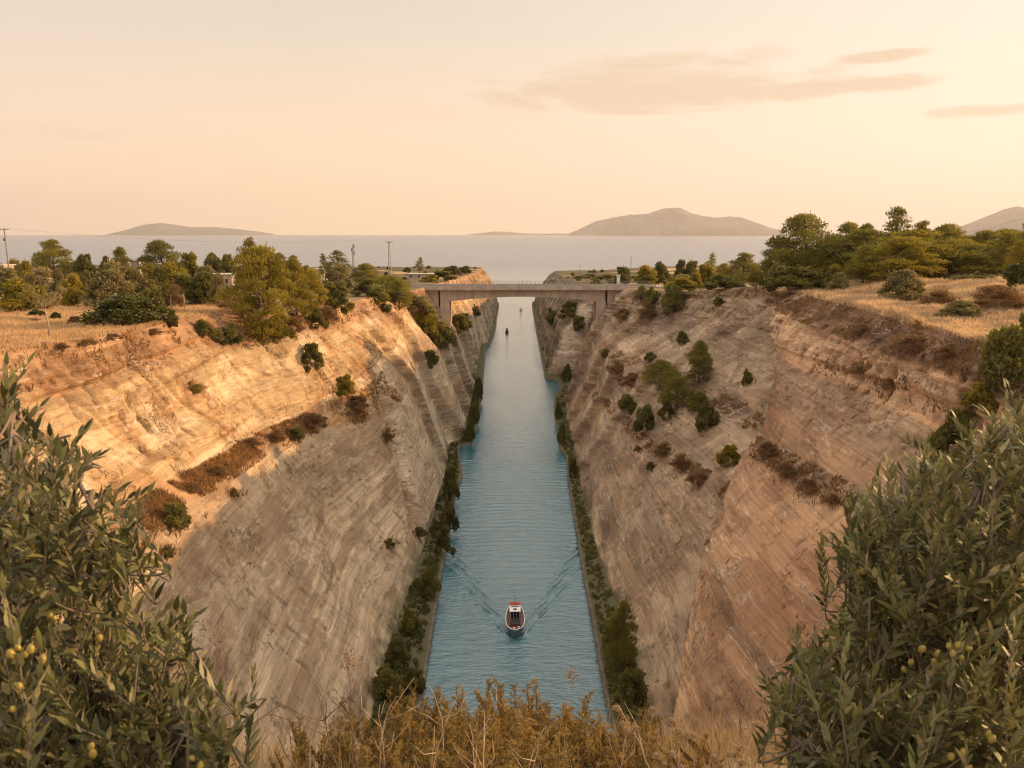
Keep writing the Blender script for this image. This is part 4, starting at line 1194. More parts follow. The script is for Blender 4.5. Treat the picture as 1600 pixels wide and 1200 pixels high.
LG = 'shrubs and trees on the left plateau'; RG = 'shrubs and trees on the right plateau'
CG = 'bushes clinging to the rock walls'; TG = 'bushes along the towpaths'
PLANTS = [
    # ---- left plateau, far to near
    ('pine', 92, -265, 376, 56, 'broad golden-green pine rising above the scrub right of the utility pole', LG, 0),
    ('pine', 262, -270, 377, 64, 'dark twin-topped pine on the left skyline below the low island', LG, 2),
    ('pine', 196, -285, 387, 30, 'small leaning pine beside the flat-roofed hut', LG, 3),
    ('mastic', 140, -255, 394, 44, 'dark dome-shaped bush on the left skyline between the golden pine and the leaning pine', LG, None),
    ('mastic', 171, -270, 397, 24, 'small dark round bush touching the leaning pine on its left', LG, None),
    ('gold', 301, -290, 397, 32, 'round yellow-green tree right of the dark twin-topped pine', LG, None),
    ('gold', 274, -235, 411, 48, 'light green leafy bush in front of the dark twin-topped pine', LG, None),
    ('mastic', 337, -300, 393, 34, 'dark far bush on the skyline left of the big golden pine', LG, None),
    ('mastic', 362, -290, 394, 34, 'second dark skyline bush touching the big golden pine', LG, None),
    ('grey', 38, -240, 402, 36, 'brownish olive bush right behind the utility pole', LG, None),
    ('gold', 45, -225, 410, 34, 'yellowish bush at the foot of the utility pole', LG, None),
    ('grey', 8, -235, 408, 30, 'pale bush against the stone shed at the left edge', LG, None),
    ('grey', 16, -195, 420, 58, 'wide grey olive bush at the left edge below the utility pole', LG, 0),
    ('grey', 64, -192, 421, 52, 'rounded grey-brown bush right of the utility pole foot', LG, 1),
    ('gold', 36, -160, 438, 78, 'wide yellow-topped bush at the back edge of the dry grass, far left', LG, 1),
    ('grey', 98, -180, 423, 34, 'upright olive bush in the middle of the left scrub', LG, 2),
    ('gold', 118, -176, 430, 32, 'rounded golden bush behind the slim sapling, right side', LG, 0),
    ('mastic', 138, -185, 425, 26, 'dark bush between the golden bush and the silvery bush', LG, None),
    ('grey', 176, -172, 424, 74, 'large silvery bush with pale tips behind the dry grass', LG, 0),
    ('grey', 192, -210, 406, 62, 'pale fluffy bush above the large silvery bush', LG, 1),
    ('grey', 222, -195, 424, 40, 'cream-tipped bush right of the large silvery bush', LG, 2),
    ('mastic', 238, -162, 440, 36, 'dark green bush above the broad dark thicket', LG, None),
    ('mastic', 252, -166, 444, 32, 'smaller dark green bush beside the fence posts', LG, None),
    ('brown', 272, -168, 445, 34, 'brown bush behind the left fence posts', LG, None),
    ('gold', 238, -240, 414, 28, 'bright green mound below the twin-topped pine', LG, None),
    ('mastic', 252, -225, 414, 22, 'small dark ball-shaped bush beside the bright green mound', LG, None),
    ('grey', 326, -215, 417, 46, 'pale bush growing over the long white roof', LG, None),
    ('mastic', 318, -185, 428, 52, 'dark bush below the long white roof', LG, None),
    ('grey', 348, -180, 430, 40, 'silvery bush left of the big golden pine', LG, None),
    ('mastic', 290, -188, 428, 60, 'long dark hummock of scrub below the light green bush', LG, None),
    ('brown', 330, 470, 452, 60, 'brown scrub bank behind the fence line', LG, None),
    ('brown', 355, 486, 466, 30, 'spiky grey bush against the trunk of the big golden pine', LG, None),
    ('dark', 206, 507, 462, 118, 'broad dark thicket with shiny leaves at the edge of the dry grass', LG, 0),
    ('mastic', 269, 512, 489, 26, 'grey-green bush at the right end of the broad dark thicket', LG, None),
    ('dark', 58, 494, 484, 24, 'low dark bush in the dry grass left of the sapling', LG, 1),
    ('dark', 88, 500, 488, 16, 'low leafy bush just right of the sapling stem', LG, 1),
    ('brown', 118, 508, 494, 20, 'thin weed in the dry grass between sapling and dark thicket', LG, None),
    ('brown', 55, 507, 497, 26, 'faded brown tussock below the low dark bush', LG, None),
    ('brown', 133, 540, 530, 34, 'dark brown tuft on the left cliff edge', LG, None),
    ('brown', 96, 546, 536, 24, 'second brown tuft on the cliff edge, left of the dark brown one', LG, None),
    ('brown', 175, 531, 521, 26, 'brown tuft at the cliff edge under the dark thicket', LG, None),
    ('brown', 240, 524, 513, 26, 'brown tuft at the cliff edge right of the thicket', LG, None),
    ('mastic', 318, 526, 500, 30, 'grey-green bush on the orange slope under the fence posts', CG, None),
    ('mastic', 361, 540, 506, 40, 'round dark bush on the orange slope left of the big golden pine', CG, None),
    ('grey', 340, 532, 512, 22, 'small bush between the two bushes on the orange slope', CG, None),
    ('goldpine', 410, 527, 388, 92, 'big golden-green pine leaning over the left cliff edge', LG, 0),
    ('tallpine', 391, -150, 374, 44, 'thin-topped pine standing right behind the big golden pine', LG, 0),
    ('goldpine', 464, 500, 406, 52, 'bushy yellow-green pine right of the big golden pine', LG, 1),
    ('goldpine', 486, 486, 422, 40, 'lower yellow-green pine beside the dark wedge-shaped bush', LG, 0),
    ('pine', 440, -260, 396, 34, 'dark round-topped pine on the skyline right of the big golden pine', LG, 1),
    ('pine', 462, -255, 400, 30, 'second dark round-topped pine on the skyline, before the masts', LG, 0),
    ('mastic', 484, -225, 412, 36, 'dark green dome above the lower yellow-green pine', LG, None),
    ('mastic', 527, 490, 441, 56, 'dark wedge-shaped bush hanging over the left cliff edge', LG, 0),
    ('mastic', 508, 478, 446, 26, 'narrow dark bush squeezed left of the wedge-shaped bush', LG, 2),
    ('mastic', 494, 517, 482, 34, 'dark bush in a hollow of the left cliff top', CG, None),
    ('brown', 512, 505, 478, 34, 'dry brown bush above the hollow of the left cliff top', CG, None),
    ('brown', 458, 522, 494, 34, 'dry brown bush below the yellow-green pine', CG, None),
    ('gold', 436, 530, 505, 44, 'bright green bush under the right side of the big golden pine', CG, None),
    ('tallpine', 531, -290, 392, 36, 'feathery brownish eucalyptus before the sea, left of the masts', LG, 0),
    ('tallpine', 511, -295, 397, 20, 'slim dark tree touching the feathery eucalyptus', LG, 1),
    ('grey', 528, -245, 415, 48, 'olive bush below the feathery eucalyptus', LG, None),
    ('pine', 578, -255, 412, 44, 'dark layered pine below the short lattice mast', LG, 2),
    ('pine', 603, -235, 430, 66, 'spreading flat-layered pine left of the bridge', LG, 2),
    ('pine', 624, -228, 436, 40, 'green pine tip reaching towards the left bridge end', LG, 3),
    ('mastic', 575, -215, 436, 46, 'dark flat bush below the layered pine', LG, None),
    ('mastic', 590, 474, 448, 36, 'dark bush on the cliff edge below the flat-layered pine', LG, None),
    ('grey', 562, 462, 446, 30, 'pale bush on the cliff edge right of the wedge-shaped bush', LG, None),
    ('mastic', 615, 472, 452, 32, 'green bush on the cliff edge before the bridge', LG, None),
    ('mastic', 602, 488, 474, 24, 'small dark bush on the rock face below the cliff edge', CG, None),
    # ---- around the left end of the bridge
    ('grey', 652, 488, 460, 40, 'grey bush against the left bridge abutment', CG, None),
    ('gold', 668, 520, 480, 42, 'golden bush on the slope below the left abutment', CG, None),
    ('mastic', 684, 535, 498, 40, 'green bush at the foot of the left bridge pier', CG, None),
    ('gold', 660, 500, 470, 30, 'dry yellow bush on the slope left of the pier', CG, None),
    ('grey', 700, 545, 512, 34, 'grey-green bush below the left bridge pier', CG, None),
    ('mastic', 716, 522, 492, 34, 'dark bush right of the left bridge pier', CG, None),
    ('mastic', 725, 512, 490, 24, 'small green bush behind the left bridge pier', CG, None),
    ('mastic', 741, 494, 476, 16, 'dark ball of bush on the sunlit wall under the bridge', CG, None),
    ('mastic', 706, -480, 411, 30, 'dark bush on the headland top left of the canal mouth', LG, None),
    ('gold', 674, -330, 430, 34, 'round green bush behind the left bridge road', LG, None),
    ('mastic', 690, -345, 424, 44, 'dark flat bush behind the round green bush at the road', LG, None),
    ('mastic', 638, -560, 413, 12, 'small round bush on the far headland skyline', LG, None),
    ('tallpine', 657, -520, 402, 14, 'spindly black tree on the far headland skyline', LG, 1),
    ('mastic', 727, -520, 416, 22, 'low bush at the tip of the left headland', LG, None),
    # ---- left wall
    ('mastic', 489, 580, 537, 40, 'green bush on the sunlit left wall above the bench', CG, 0),
    ('gold', 540, 618, 587, 30, 'green bush at the far end of the left bench', CG, 1),
    ('mastic', 672, 574, 547, 26, 'dark bush on the left wall in front of the bridge pier', CG, None),
    ('gold', 307, 614, 600, 20, 'small yellowish bush on the sunlit left wall', CG, None),
    ('mastic', 274, 828, 785, 42, 'round green bush on the near end of the left bench', CG, 1),
    ('mastic', 262, 870, 854, 26, 'small green bush just below the near end of the left bench', CG, None),
    ('mastic', 366, 777, 762, 14, 'tiny green bush under the rim of the left bench', CG, None),
    ('mastic', 461, 688, 668, 30, 'dark bush in the middle of the left bench', CG, None),
    ('brown', 432, 690, 670, 30, 'brown bush on the left bench, nearer than the dark bush', CG, None),
    ('brown', 492, 668, 645, 38, 'brown bush on the left bench, farther than the dark bush', CG, None),
    ('brown', 395, 700, 682, 30, 'rusty bush on the left bench below the tree shadows', CG, None),
    ('brown', 340, 745, 728, 28, 'rusty bush on the near half of the left bench', CG, None),
    ('brown', 305, 770, 752, 26, 'withered bush on the left bench above the round green bush', CG, None),
    ('brown', 560, 640, 618, 34, 'brown bush at the far tip of the left bench', CG, None),
    ('mastic', 655, 838, 823, 22, 'dark bush low on the left wall above the towpath', CG, None),
    ('mastic', 608, 855, 841, 20, 'dark bush in the cleft of the left wall', CG, None),
    ('brown', 605, 690, 668, 20, 'brown tuft at the head of the cleft in the left wall', CG, None),
    # ---- right plateau
    ('mastic', 971, -340, 418, 26, 'dark bush behind the white post at the right bridge end', RG, None),
    ('gold', 1007, -310, 416, 34, 'golden pine bush behind the right bridge end', RG, None),
    ('mastic', 1030, -320, 411, 28, 'dark bush on the right skyline beyond the golden pine bush', RG, None),
    ('mastic', 1061, -360, 407, 24, 'dark round tree on the right skyline, left of a twin', RG, 0),
    ('mastic', 1079, -360, 409, 24, 'dark round tree on the right skyline, right of a twin', RG, 1),
    ('tallpine', 1107, -340, 396, 20, 'slender two-tiered tree on the right skyline', RG, 1),
    ('gold', 1100, -270, 415, 34, 'yellow-green bush below the slender two-tiered tree', RG, None),
    ('gold', 1084, -255, 427, 22, 'narrow golden bush left of the yellow-green bush', RG, None),
    ('goldpine', 1127, -285, 412, 28, 'rounded golden pine right of the slender two-tiered tree', RG, None),
    ('gold', 1062, -236, 434, 44, 'bright golden bush on the right cliff edge by the bridge', RG, None),
    ('mastic', 1050, 492, 446, 34, 'dark green bush hanging down the right cliff below the bright golden bush', CG, None),
    ('mastic', 1020, 478, 449, 28, 'dark bush on the slope below the right bridge abutment', CG, None),
    ('grey', 1002, 470, 446, 26, 'grey bush touching the right bridge abutment', CG, None),
    ('brown', 1012, 500, 470, 30, 'dry scrub in the gully below the right abutment', CG, None),
    ('brown', 972, 500, 482, 26, 'dry scrub above the right bridge pier foot', CG, None),
    ('mastic', 1066, -300, 430, 52, 'flat dark hedge-like bush on the right plateau', RG, None),
    ('mastic', 1130, 452, 430, 56, 'dark green bush spreading over the right cliff edge', RG, None),
    ('grey', 945, -420, 428, 36, 'grey scrub on the hillside behind the bridge parapet', RG, None),
    ('grey', 917, -520, 428, 40, 'grey scrub on the right headland top', RG, None),
    ('pine', 1158, -235, 396, 50, 'small pine with a bare trunk on the right plateau', RG, 0),
    ('goldpine', 1180, -230, 425, 26, 'low golden pine right of the small bare-trunked pine', RG, None),
    ('pine', 1258, -200, 337, 100, 'tallest dark pine on the right plateau, against the sky', RG, 2),
    ('pine', 1210, -205, 374, 46, 'loose dark pine leaning left from the tallest pine', RG, 1),
    ('mastic', 1215, -190, 412, 44, 'dark bush under the tallest pine', RG, None),
    ('pine', 1318, -205, 350, 76, 'dark pine right behind the tallest pine', RG, 1),
    ('pine', 1345, -215, 352, 52, 'dark pine between the tallest pine and the airy tree', RG, 0),
    ('mastic', 1242, 456, 418, 88, 'wide dark green bush on the right cliff edge below the tallest pine', RG, 1),
    ('gold', 1302, -172, 415, 34, 'yellow-topped bush right of the wide dark green bush', RG, None),
    ('grey', 1308, -158, 427, 36, 'grey bush below the yellow-topped bush', RG, None),
    ('goldpine', 1396, -160, 372, 96, 'dome-shaped golden pine in the middle of the right plateau', RG, 0),
    ('tallpine', 1392, -195, 326, 58, 'airy tall tree behind the dome-shaped golden pine', RG, 0),
    ('goldpine', 1430, -190, 348, 46, 'golden pine top right behind the dome-shaped pine', RG, 1),
    ('pine', 1345, -165, 385, 44, 'dark green pine left of the dome-shaped golden pine', RG, 3),
    ('grey', 1410, 470, 423, 64, 'grey-green leafy bush standing in the right dry grass', RG, 0),
    ('pine', 1478, -185, 352, 72, 'dark pine right of the golden pine top', RG, 2),
    ('pine', 1528, -180, 362, 84, 'dark spreading pine left of the ridge of hills', RG, 1),
    ('pine', 1508, -165, 385, 80, 'dark pine in front of the spreading pine', RG, 0),
    ('pine', 1565, -165, 364, 64, 'dark pine below the far hills at right', RG, 3),
    ('pine', 1596, -150, 338, 48, 'dark pine cut by the right edge of the view', RG, 2),
    ('goldpine', 1586, -135, 378, 44, 'bright golden pine bush near the right edge', RG, 1),
    ('dark', 1593, -122, 406, 50, 'dark thorny bush under the bright golden pine bush', RG, None),
    ('mastic', 1520, -148, 428, 66, 'low green bush along the top of the right dry grass', RG, None),
    ('mastic', 1455, -160, 418, 50, 'dark green bush right of the grey-green leafy bush', RG, None),
    ('grey', 1500, 500, 470, 60, 'faded grey scrub in the right dry grass', RG, None),
    ('brown', 1560, 480, 446, 80, 'brown scrub mound at the right edge of the dry grass', RG, None),
    ('brown', 1470, 478, 452, 60, 'brown scrub behind the right dry grass', RG, None),
    ('mastic', 1578, 600, 494, 90, 'big dark bush on the right cliff edge above the olive tree', RG, 2),
    ('gold', 1530, 640, 600, 44, 'yellow-green bush on the near right wall', CG, None),
    ('mastic', 1492, 725, 640, 70, 'green bush on the near right wall behind the olive leaves', CG, 0),
    ('brown', 1345, 525, 505, 40, 'dark brush below the right cliff edge', CG, None),
    ('brown', 1420, 550, 522, 50, 'dark brush on the soil slope of the right cliff', CG, None),
    ('brown', 1480, 560, 535, 40, 'brown brush at the near end of the right soil slope', CG, None),
    ('brown', 1395, 610, 590, 40, 'brush on the eroded shelf of the right cliff', CG, None),
    ('brown', 1345, 585, 570, 30, 'brush tuft on the eroded shelf of the right cliff, farther along', CG, None),
    ('brown', 1200, 715, 690, 30, 'brown tuft at the top of the near right bench', CG, None),
    ('brown', 1230, 745, 722, 30, 'brown tuft in the middle of the near right bench', CG, None),
    ('brown', 1262, 770, 748, 32, 'brown tuft low on the near right bench', CG, None),
    ('brown', 1300, 790, 770, 30, 'brown tuft on the near right bench beside the olive leaves', CG, None),
    # ---- right wall
    ('pine', 1031, 606, 562, 56, 'spreading pine on the ledge of the right wall', CG, 0),
    ('pine', 1057, 640, 588, 56, 'spreading pine below and nearer than the first on the right ledge', CG, 1),
    ('pine', 1091, 600, 532, 36, 'tall narrow pine growing up the right wall', CG, 3),
    ('mastic', 1017, 564, 549, 18, 'small bush above the pines of the right ledge', CG, None),
    ('mastic', 1066, 538, 518, 20, 'round bush high on the right wall', CG, None),
    ('mastic', 1008, 677, 632, 34, 'dark bush left below the pines of the right ledge', CG, None),
    ('mastic', 1042, 656, 626, 26, 'dark bush between the ledge pines', CG, None),
    ('mastic', 1088, 644, 610, 36, 'dark bush right of the ledge pines', CG, None),
    ('mastic', 1104, 672, 626, 36, 'bush trailing down the right wall from the ledge', CG, None),
    ('gold', 1140, 727, 695, 28, 'green bush at the break between the two right walls', CG, None),
    ('mastic', 997, 706, 697, 12, 'tiny bush low on the right wall', CG, None),
    ('mastic', 1017, 734, 722, 15, 'tiny bush on the right wall, nearer and lower than the other tiny one', CG, None),
    ('mastic', 980, 642, 617, 28, 'dark bush at the far end of the right brown ledge', CG, None),
    ('mastic', 1167, 602, 577, 16, 'bush in the gap beside the corner of the right walls', CG, None),
    ('mastic', 1122, 477, 464, 15, 'small dark bush near the top of the right wall', CG, None),
    ('brown', 965, 585, 562, 34, 'brown brush on the right brown ledge', CG, None),
    ('brown', 985, 605, 582, 34, 'brown brush on the right brown ledge, nearer the pines', CG, None),
    ('brown', 1062, 735, 708, 34, 'dark brush on the lower right ledge', CG, None),
    ('brown', 1090, 757, 735, 32, 'dark brush on the lower right ledge, nearer the corner', CG, None),
    ('brown', 1036, 712, 690, 28, 'dark brush at the upper end of the lower right ledge', CG, None),
    ('mastic', 947, 560, 545, 18, 'little bush at the top of the right brown ledge', CG, None),
    ('mastic', 890, 500, 470, 40, 'green trees under the right end of the bridge', CG, 0),
    ('mastic', 905, 515, 495, 22, 'bush on the white rock below the bridge', CG, None),
    ('mastic', 862, 505, 482, 24, 'bush on the dark headland under the bridge', CG, None),
    ('mastic', 886, 595, 570, 16, 'dark bush at the base of the white rock', CG, None),
    # ---- towpaths
    ('pine', 972, 1050, 932, 48, 'dark tree on the right towpath level with the boat', TG, 1),
    ('mastic', 985, 1110, 1040, 60, 'dark bush on the right towpath below the dark tree', TG, 0),
    ('mastic', 962, 1010, 965, 36, 'bush on the right towpath in front of the wall', TG, 1),
    ('mastic', 1005, 1185, 1110, 70, 'dark bush on the right towpath at the bottom of the view', TG, 2),
    ('mastic', 878, 695, 660, 14, 'bush on the right quay beyond the ledge', TG, None),
    ('mastic', 872, 655, 628, 12, 'bush on the right quay, farthest before the bay', TG, None),
    ('mastic', 895, 745, 715, 16, 'bush at the start of the green right towpath', TG, None),
    ('mastic', 748, 625, 590, 14, 'bush on the left quay below the bridge', TG, None),
    ('mastic', 742, 660, 620, 16, 'bush on the left quay, nearer than the bridge', TG, None),
    ('mastic', 736, 690, 655, 14, 'bush on the tip of the left quay', TG, None),
    ('mastic', 706, 780, 728, 24, 'bush on the left towpath at its far bend', TG, 1),
    ('mastic', 700, 830, 775, 26, 'bush on the left towpath before the far bend', TG, 2),
    ('mastic', 694, 868, 820, 30, 'dark bush on the left towpath behind the wake', TG, 0),
    ('mastic', 672, 930, 885, 30, 'bush on the left towpath, level with the boat wake', TG, 1),
    ('mastic', 640, 990, 948, 28, 'bush on the left towpath level with the boat', TG, 2),
    ('mastic', 622, 1040, 995, 36, 'dark bush on the left towpath nearer than the boat', TG, 0),
    ('mastic', 604, 1090, 1040, 42, 'large dark bush on the near left towpath', TG, 1),
    ('mastic', 648, 1080, 1040, 34, 'bush by the near left quay edge', TG, 2),
]
ROOTED = []
for row in PLANTS:
    if row[6] == LG and row[0] in ('mastic', 'grey') and row[2] < 0 and row[3] < 415: row = row[:3] + (row[3] + 5,) + row[4:]
    o_ = place(*row)
    if row[6] == CG:
        for k_ in range(26):
            r_ = hit(row[1] + random.gauss(0, 0.45) * row[4], row[2] - random.random() * 0.5 * row[4] + random.gauss(0, 0.22) * row[4])
            if r_ and abs(r_[0].y - o_.location.y) < 12: ROOTED.append(tuple(r_[0]))


# fill the dense belts behind the named bushes
def fill(side, n, y0, y1, u0, u1, label, group, kinds, hmin, hmax, seed):
    r = np.random.default_rng(seed); k = 0; tries = 0
    lines = LEFT if side == 'L' else RIGHT; s = -1 if side == 'L' else 1
    while k < n and tries < n * 12:
        tries += 1
        Y = math.exp(r.uniform(math.log(y0), math.log(y1))); u = u0 + (u1 - u0) * r.random()
        if abs(Y - 286.5) < 9: continue
        X = float(np.interp(Y, YS, lines['rim'][0])) + s * u
        p = drop(X, Y)
        if p is None: continue
        px, py, f = to_px(p)
        if px < -30 or px > 1630: continue
        if side == 'L' and 255 < px < 365 and 455 < py: continue
        kind = kinds[int(r.random() * len(kinds))]
        h = hmin + (hmax - hmin) * r.random() ** 1.3
        w = h * (1.2 + 0.9 * r.random())
        plant(kind, p, h, w, label, group); k += 1


fill('L', 26, 200, 330, 8, 170, 'olive-brown bush lost among the dense scrub behind the left dry grass', 'scrub bushes behind the left grass', ['grey', 'gold', 'brown', 'grey', 'mastic', 'grey'], 1.0, 2.4, 101)
fill('L', 40, 330, 680, 4, 330, 'tiny distant bush scattered on the left plateau towards the sea', 'distant bushes towards the sea, left', ['mastic', 'grey', 'brown'], 1.0, 2.4, 102)
fill('R', 44, 240, 640, 6, 160, 'tiny distant bush on the right plateau between the bridge and the sea', 'distant bushes towards the sea, right', ['mastic', 'gold', 'grey', 'mastic'], 1.2, 3.0, 103)
fill('R', 40, 300, 650, 1, 75, 'small scrub bush on the right headland top beside the canal mouth', 'headland scrub, right', ['mastic', 'grey', 'mastic', 'gold'], 1.0, 2.6, 105)
fill('L', 34, 310, 650, 1, 75, 'small scrub bush on the left headland top beside the canal mouth', 'headland scrub, left', ['mastic', 'grey', 'mastic', 'brown'], 1.0, 2.4, 106)
fill('R', 44, 168, 240, 22, 130, 'dark pine merging into the wood on the right plateau', 'pines of the right hand wood', ['pine', 'pine', 'goldpine'], 7.0, 11.5, 104)


# ------------------------------------------------------------------ sapling
def make_sapling():
    p = hit(78, 527)[0]; bx, by, f = to_px(p); k = f / FPX
    root = empty('sapling', p, 'slim young tree with pale bare stem and thin crown in the left dry grass', 'tree')
    H = 78 * k; r = np.random.default_rng(5)
    m = MB(); m.tube([(0, 0, -0.2), (-0.02, 0, H * 0.3), (-0.05 * H, 0, H * 0.6)], [0.13, 0.10, 0.08], 7)
    cen, rad = [], []
    top = Vector((-0.05 * H, 0, H * 0.6))
    for i in range(13):
        a = i * 2.4; sp = (0.12 + 0.28 * r.random()) * H
        e = top + Vector((math.cos(a) * sp, math.sin(a) * sp, (0.16 + 0.22 * r.random()) * H))
        m.tube([top - Vector((0, 0, 0.06 * H * r.random())), (top + e) / 2 + Vector((0, 0, -0.03 * H)), e], [0.05, 0.03, 0.012], 5)
        cen.append(tuple(e)); rad.append((0.085 * H,) * 3)
    m.build('trunk', M['pale_bark'], root, True)
    link('crown', foliage_mesh('crown', [(cloud(cen, rad, 95, 0.28, 0.3, 0.5, 0.7, 0.05, 9), 0)], [M['greybush']]), root)


make_sapling()


# ------------------------------------------------------------------ poles, masts, posts, buildings
def make_pole(px, base, top, label, arms=True, name='utility_pole', rad=0.16):
    p = hit(px, base)[0] if base > 0 else drop((px - 800) / FPX * -base, -base)
    bx, by, f = to_px(p); H = (by - top) / FPX * f
    root = empty(name, p, label, 'pole')
    m = MB(); m.tube([(0, 0, -0.5), (0, 0, H)], [rad, rad * 0.7], 8); m.build('shaft', M['pole_wood'], root, True)
    if arms:
        m = MB(); m.box(-1.15, 1.15, -0.1, 0.1, H - 0.55, H - 0.37); a = m.build('crossarm', M['pole_wood'], root)
        for x in (-1.05, 0.0, 1.05):
            m = MB(); m.tube([(x, 0, H - 0.37), (x, 0, H - 0.05)], [0.07, 0.05], 6); m.build('insulator', M['dark_steel'], a)
        m = MB(); m.box(-0.42, -0.12, -0.2, 0.1, H - 3.4, H - 2.7); m.build('junction_box', M['dark_steel'], root)
    return root, p, H


up, upp, upH = make_pole(21, -215, 358, 'timber utility pole with crossarm at the far left above the scrub', rad=0.2)
q2, qp, qH = make_pole(905, -560, 413, 'thin grey pole on the right headland beyond the bridge', False, 'lamp_pole', 0.22)
make_pole(984, -430, 402, 'taller thin pole on the right plateau skyline', False, 'lamp_pole', 0.24)
for dx in (-1.05, 1.05):
    m = MB()
    a = upp + Vector((dx, 0, upH - 0.1)); b = a + Vector((-60, 25, 3)); c = a + Vector((70, 130, -4))
    for e in (c,):
        pts = []
        for i in range(13):
            t = i / 12; q = a.lerp(e, t); q.z -= 4.5 * 4 * t * (1 - t) * 0.5; pts.append(q)
        m.tube(pts, 0.011, 4)
    tag(m.build('overhead_wire', M['dark_steel']), 'sagging wire running from the %s end of the utility pole crossarm' % ('left' if dx < 0 else 'right'), 'wire')


def lattice_mast(px, base, top, wide, label, head):
    p = drop((px - 800) / FPX * -base, -base); bx, by, f = to_px(p); H = (by - top) / FPX * f
    root = empty('lattice_mast', p, label, 'mast')
    m = MB(); n = 14
    L = lambda t: wide * (1 - 0.55 * t)
    cs = [(-1, -1), (1, -1), (1, 1), (-1, 1)]
    for c in cs:
        m.tube([(c[0] * L(0), c[1] * L(0), -1), (c[0] * L(1), c[1] * L(1), H)], 0.09, 5)
    for i in range(n):
        t0, t1 = i / n, (i + 1) / n
        for k in range(4):
            a, b = cs[k], cs[(k + 1) % 4]
            m.tube([(a[0] * L(t0), a[1] * L(t0), H * t0), (b[0] * L(t1), b[1] * L(t1), H * t1)], 0.06, 4)
    m.build('tower', M['steel'], root)
    if head == 'lights':
        m = MB(); m.box(-1.7, 1.7, -0.12, 0.12, H - 0.75, H - 0.6); m.box(-0.12, 0.12, -1.7, 1.7, H - 0.59, H - 0.45); h = m.build('crossarm', M['steel'], root)
        for x in (-1.6, 0.0, 1.6):
            m = MB(); m.box(x - 0.3, x + 0.3, -0.35, 0.35, H - 0.44, H - 0.1); m.build('lamp_head', M['dark_steel'], h, bevel=0.05)
    else:
        for i, z in enumerate((H - 0.8, H - 2.6, H - 4.4)):
            m = MB()
            m.box(-0.85, -0.45, -0.5, -0.2, z - 1.0, z + 0.9) if i % 2 else m.box(0.4, 0.85, -0.5, -0.2, z - 1.0, z + 0.9)
            m.build('antenna', M['dark_steel'], root, bevel=0.04)
        m = MB(); m.tube([(0.6, -0.6, H * 0.2), (0.6, -1.0, H * 0.2)], [1.3, 1.1], 12); m.build('dish', M['dark_steel'], root)


lattice_mast(555, -430, 383, 0.7, 'short lattice antenna mast left of the taller one', 'antenna')
lattice_mast(611, -420, 378, 0.85, 'taller lattice floodlight mast before the sea', 'lights')

posts = []
for i, (px, by, ty, lab) in enumerate(((268, 489, 461, 'leaning grey fence post right of the dark thicket'), (289, 487, 459, 'pale fence post beside the leaning one'),
                                       (347, 480, 448, 'thin fence post left of the big golden pine'), (354, -165, 424, 'dark tall post left of the big golden pine'))):
    p = hit(px, by)[0] if by > 0 else drop((px - 800) / FPX * -by, -by)
    bx, b2, f = to_px(p); H = (b2 - ty) / FPX * f; ln = 0.03 * H * (i == 0)
    m = MB(); m.tube([(0, 0, -0.3), (ln, 0, H), (ln, 0, H + 0.06)], [0.11, 0.09, 0.04], 7)
    o = m.build('fence_post', M['pale_bark'] if i == 1 else M['pole_wood']); o.location = p
    tag(o, lab, 'post', 'fence posts on the left plateau')


def small_building(px, Y, wpx, hpx, top, depth, label, name, flat=True, wall='plaster', openings=0):
    """a box building whose wall top shows at photo row `top`"""
    x = (px - 800) / FPX * Y
    g = drop(x, Y); z1 = EYE.z - Y * ((364.5 - 364.5) / FPX) - (top - 364.5) / FPX * Y
    w = wpx / FPX * Y; h = z1 - g.z
    root = empty(name, (x, Y, g.z), label, 'building')
    m = MB(); m.box(-w / 2, w / 2, 0, depth, -1.0, h); wl = m.build('wall', M[wall], root)
    m = MB()
    if flat:
        m.box(-w / 2 - 0.4, w / 2 + 0.4, -0.4, depth + 0.4, h + 0.01, h + 0.28)
    else:
        m.prism([(-w / 2 - 0.4, h + 0.01), (w / 2 + 0.4, h + 0.01), (0, h + 0.22 * w)], -0.4, depth + 0.4)
    m.build('roof', M['plaster'] if flat else M['roof_tile'], root)
    for k in range(openings):
        xx = -w / 2 + w * (k + 0.5) / openings
        m = MB(); m.box(xx - 0.5, xx + 0.5, -0.03, 0.03, h * 0.35, h * 0.75); m.build('window', M['glass'], root)


small_building(217, 290, 13, 10, 407, 3.0, 'small flat-roofed hut on the left skyline beside the leaning pine', 'hut', True, 'plaster', 1)
small_building(4, 232, 18, 8, 414, 5.0, 'low stone shed at the left edge of the view', 'shed', True, 'concrete', 0)
small_building(338, 235, 54, 8, 428, 6.0, 'long low building with a white roof left of the big golden pine', 'low_building', True, 'concrete', 3)
small_building(501, 330, 14, 22, 420, 8.0, 'pale block seen behind the trees left of the masts', 'house', True, 'plaster', 1)
small_building(662, 395, 50, 8, 427, 6.0, 'long low pale building behind the left bridge road', 'low_building', True, 'concrete', 4)


def white_post():
    p = drop((965 - 800) / FPX * 296, 296)
    root = empty('gate_pillar', p, 'white pillar with cap standing at the right end of the bridge', 'pillar')
    m = MB(); m.box(-0.55, 0.55, -0.55, 0.55, -0.5, 3.6); m.build('shaft', M['white_paint'], root, bevel=0.05)
    m = MB(); m.box(-0.8, 0.8, -0.8, 0.8, 3.61, 3.85); m.build('cap', M['white_paint'], root, bevel=0.05)


white_post()


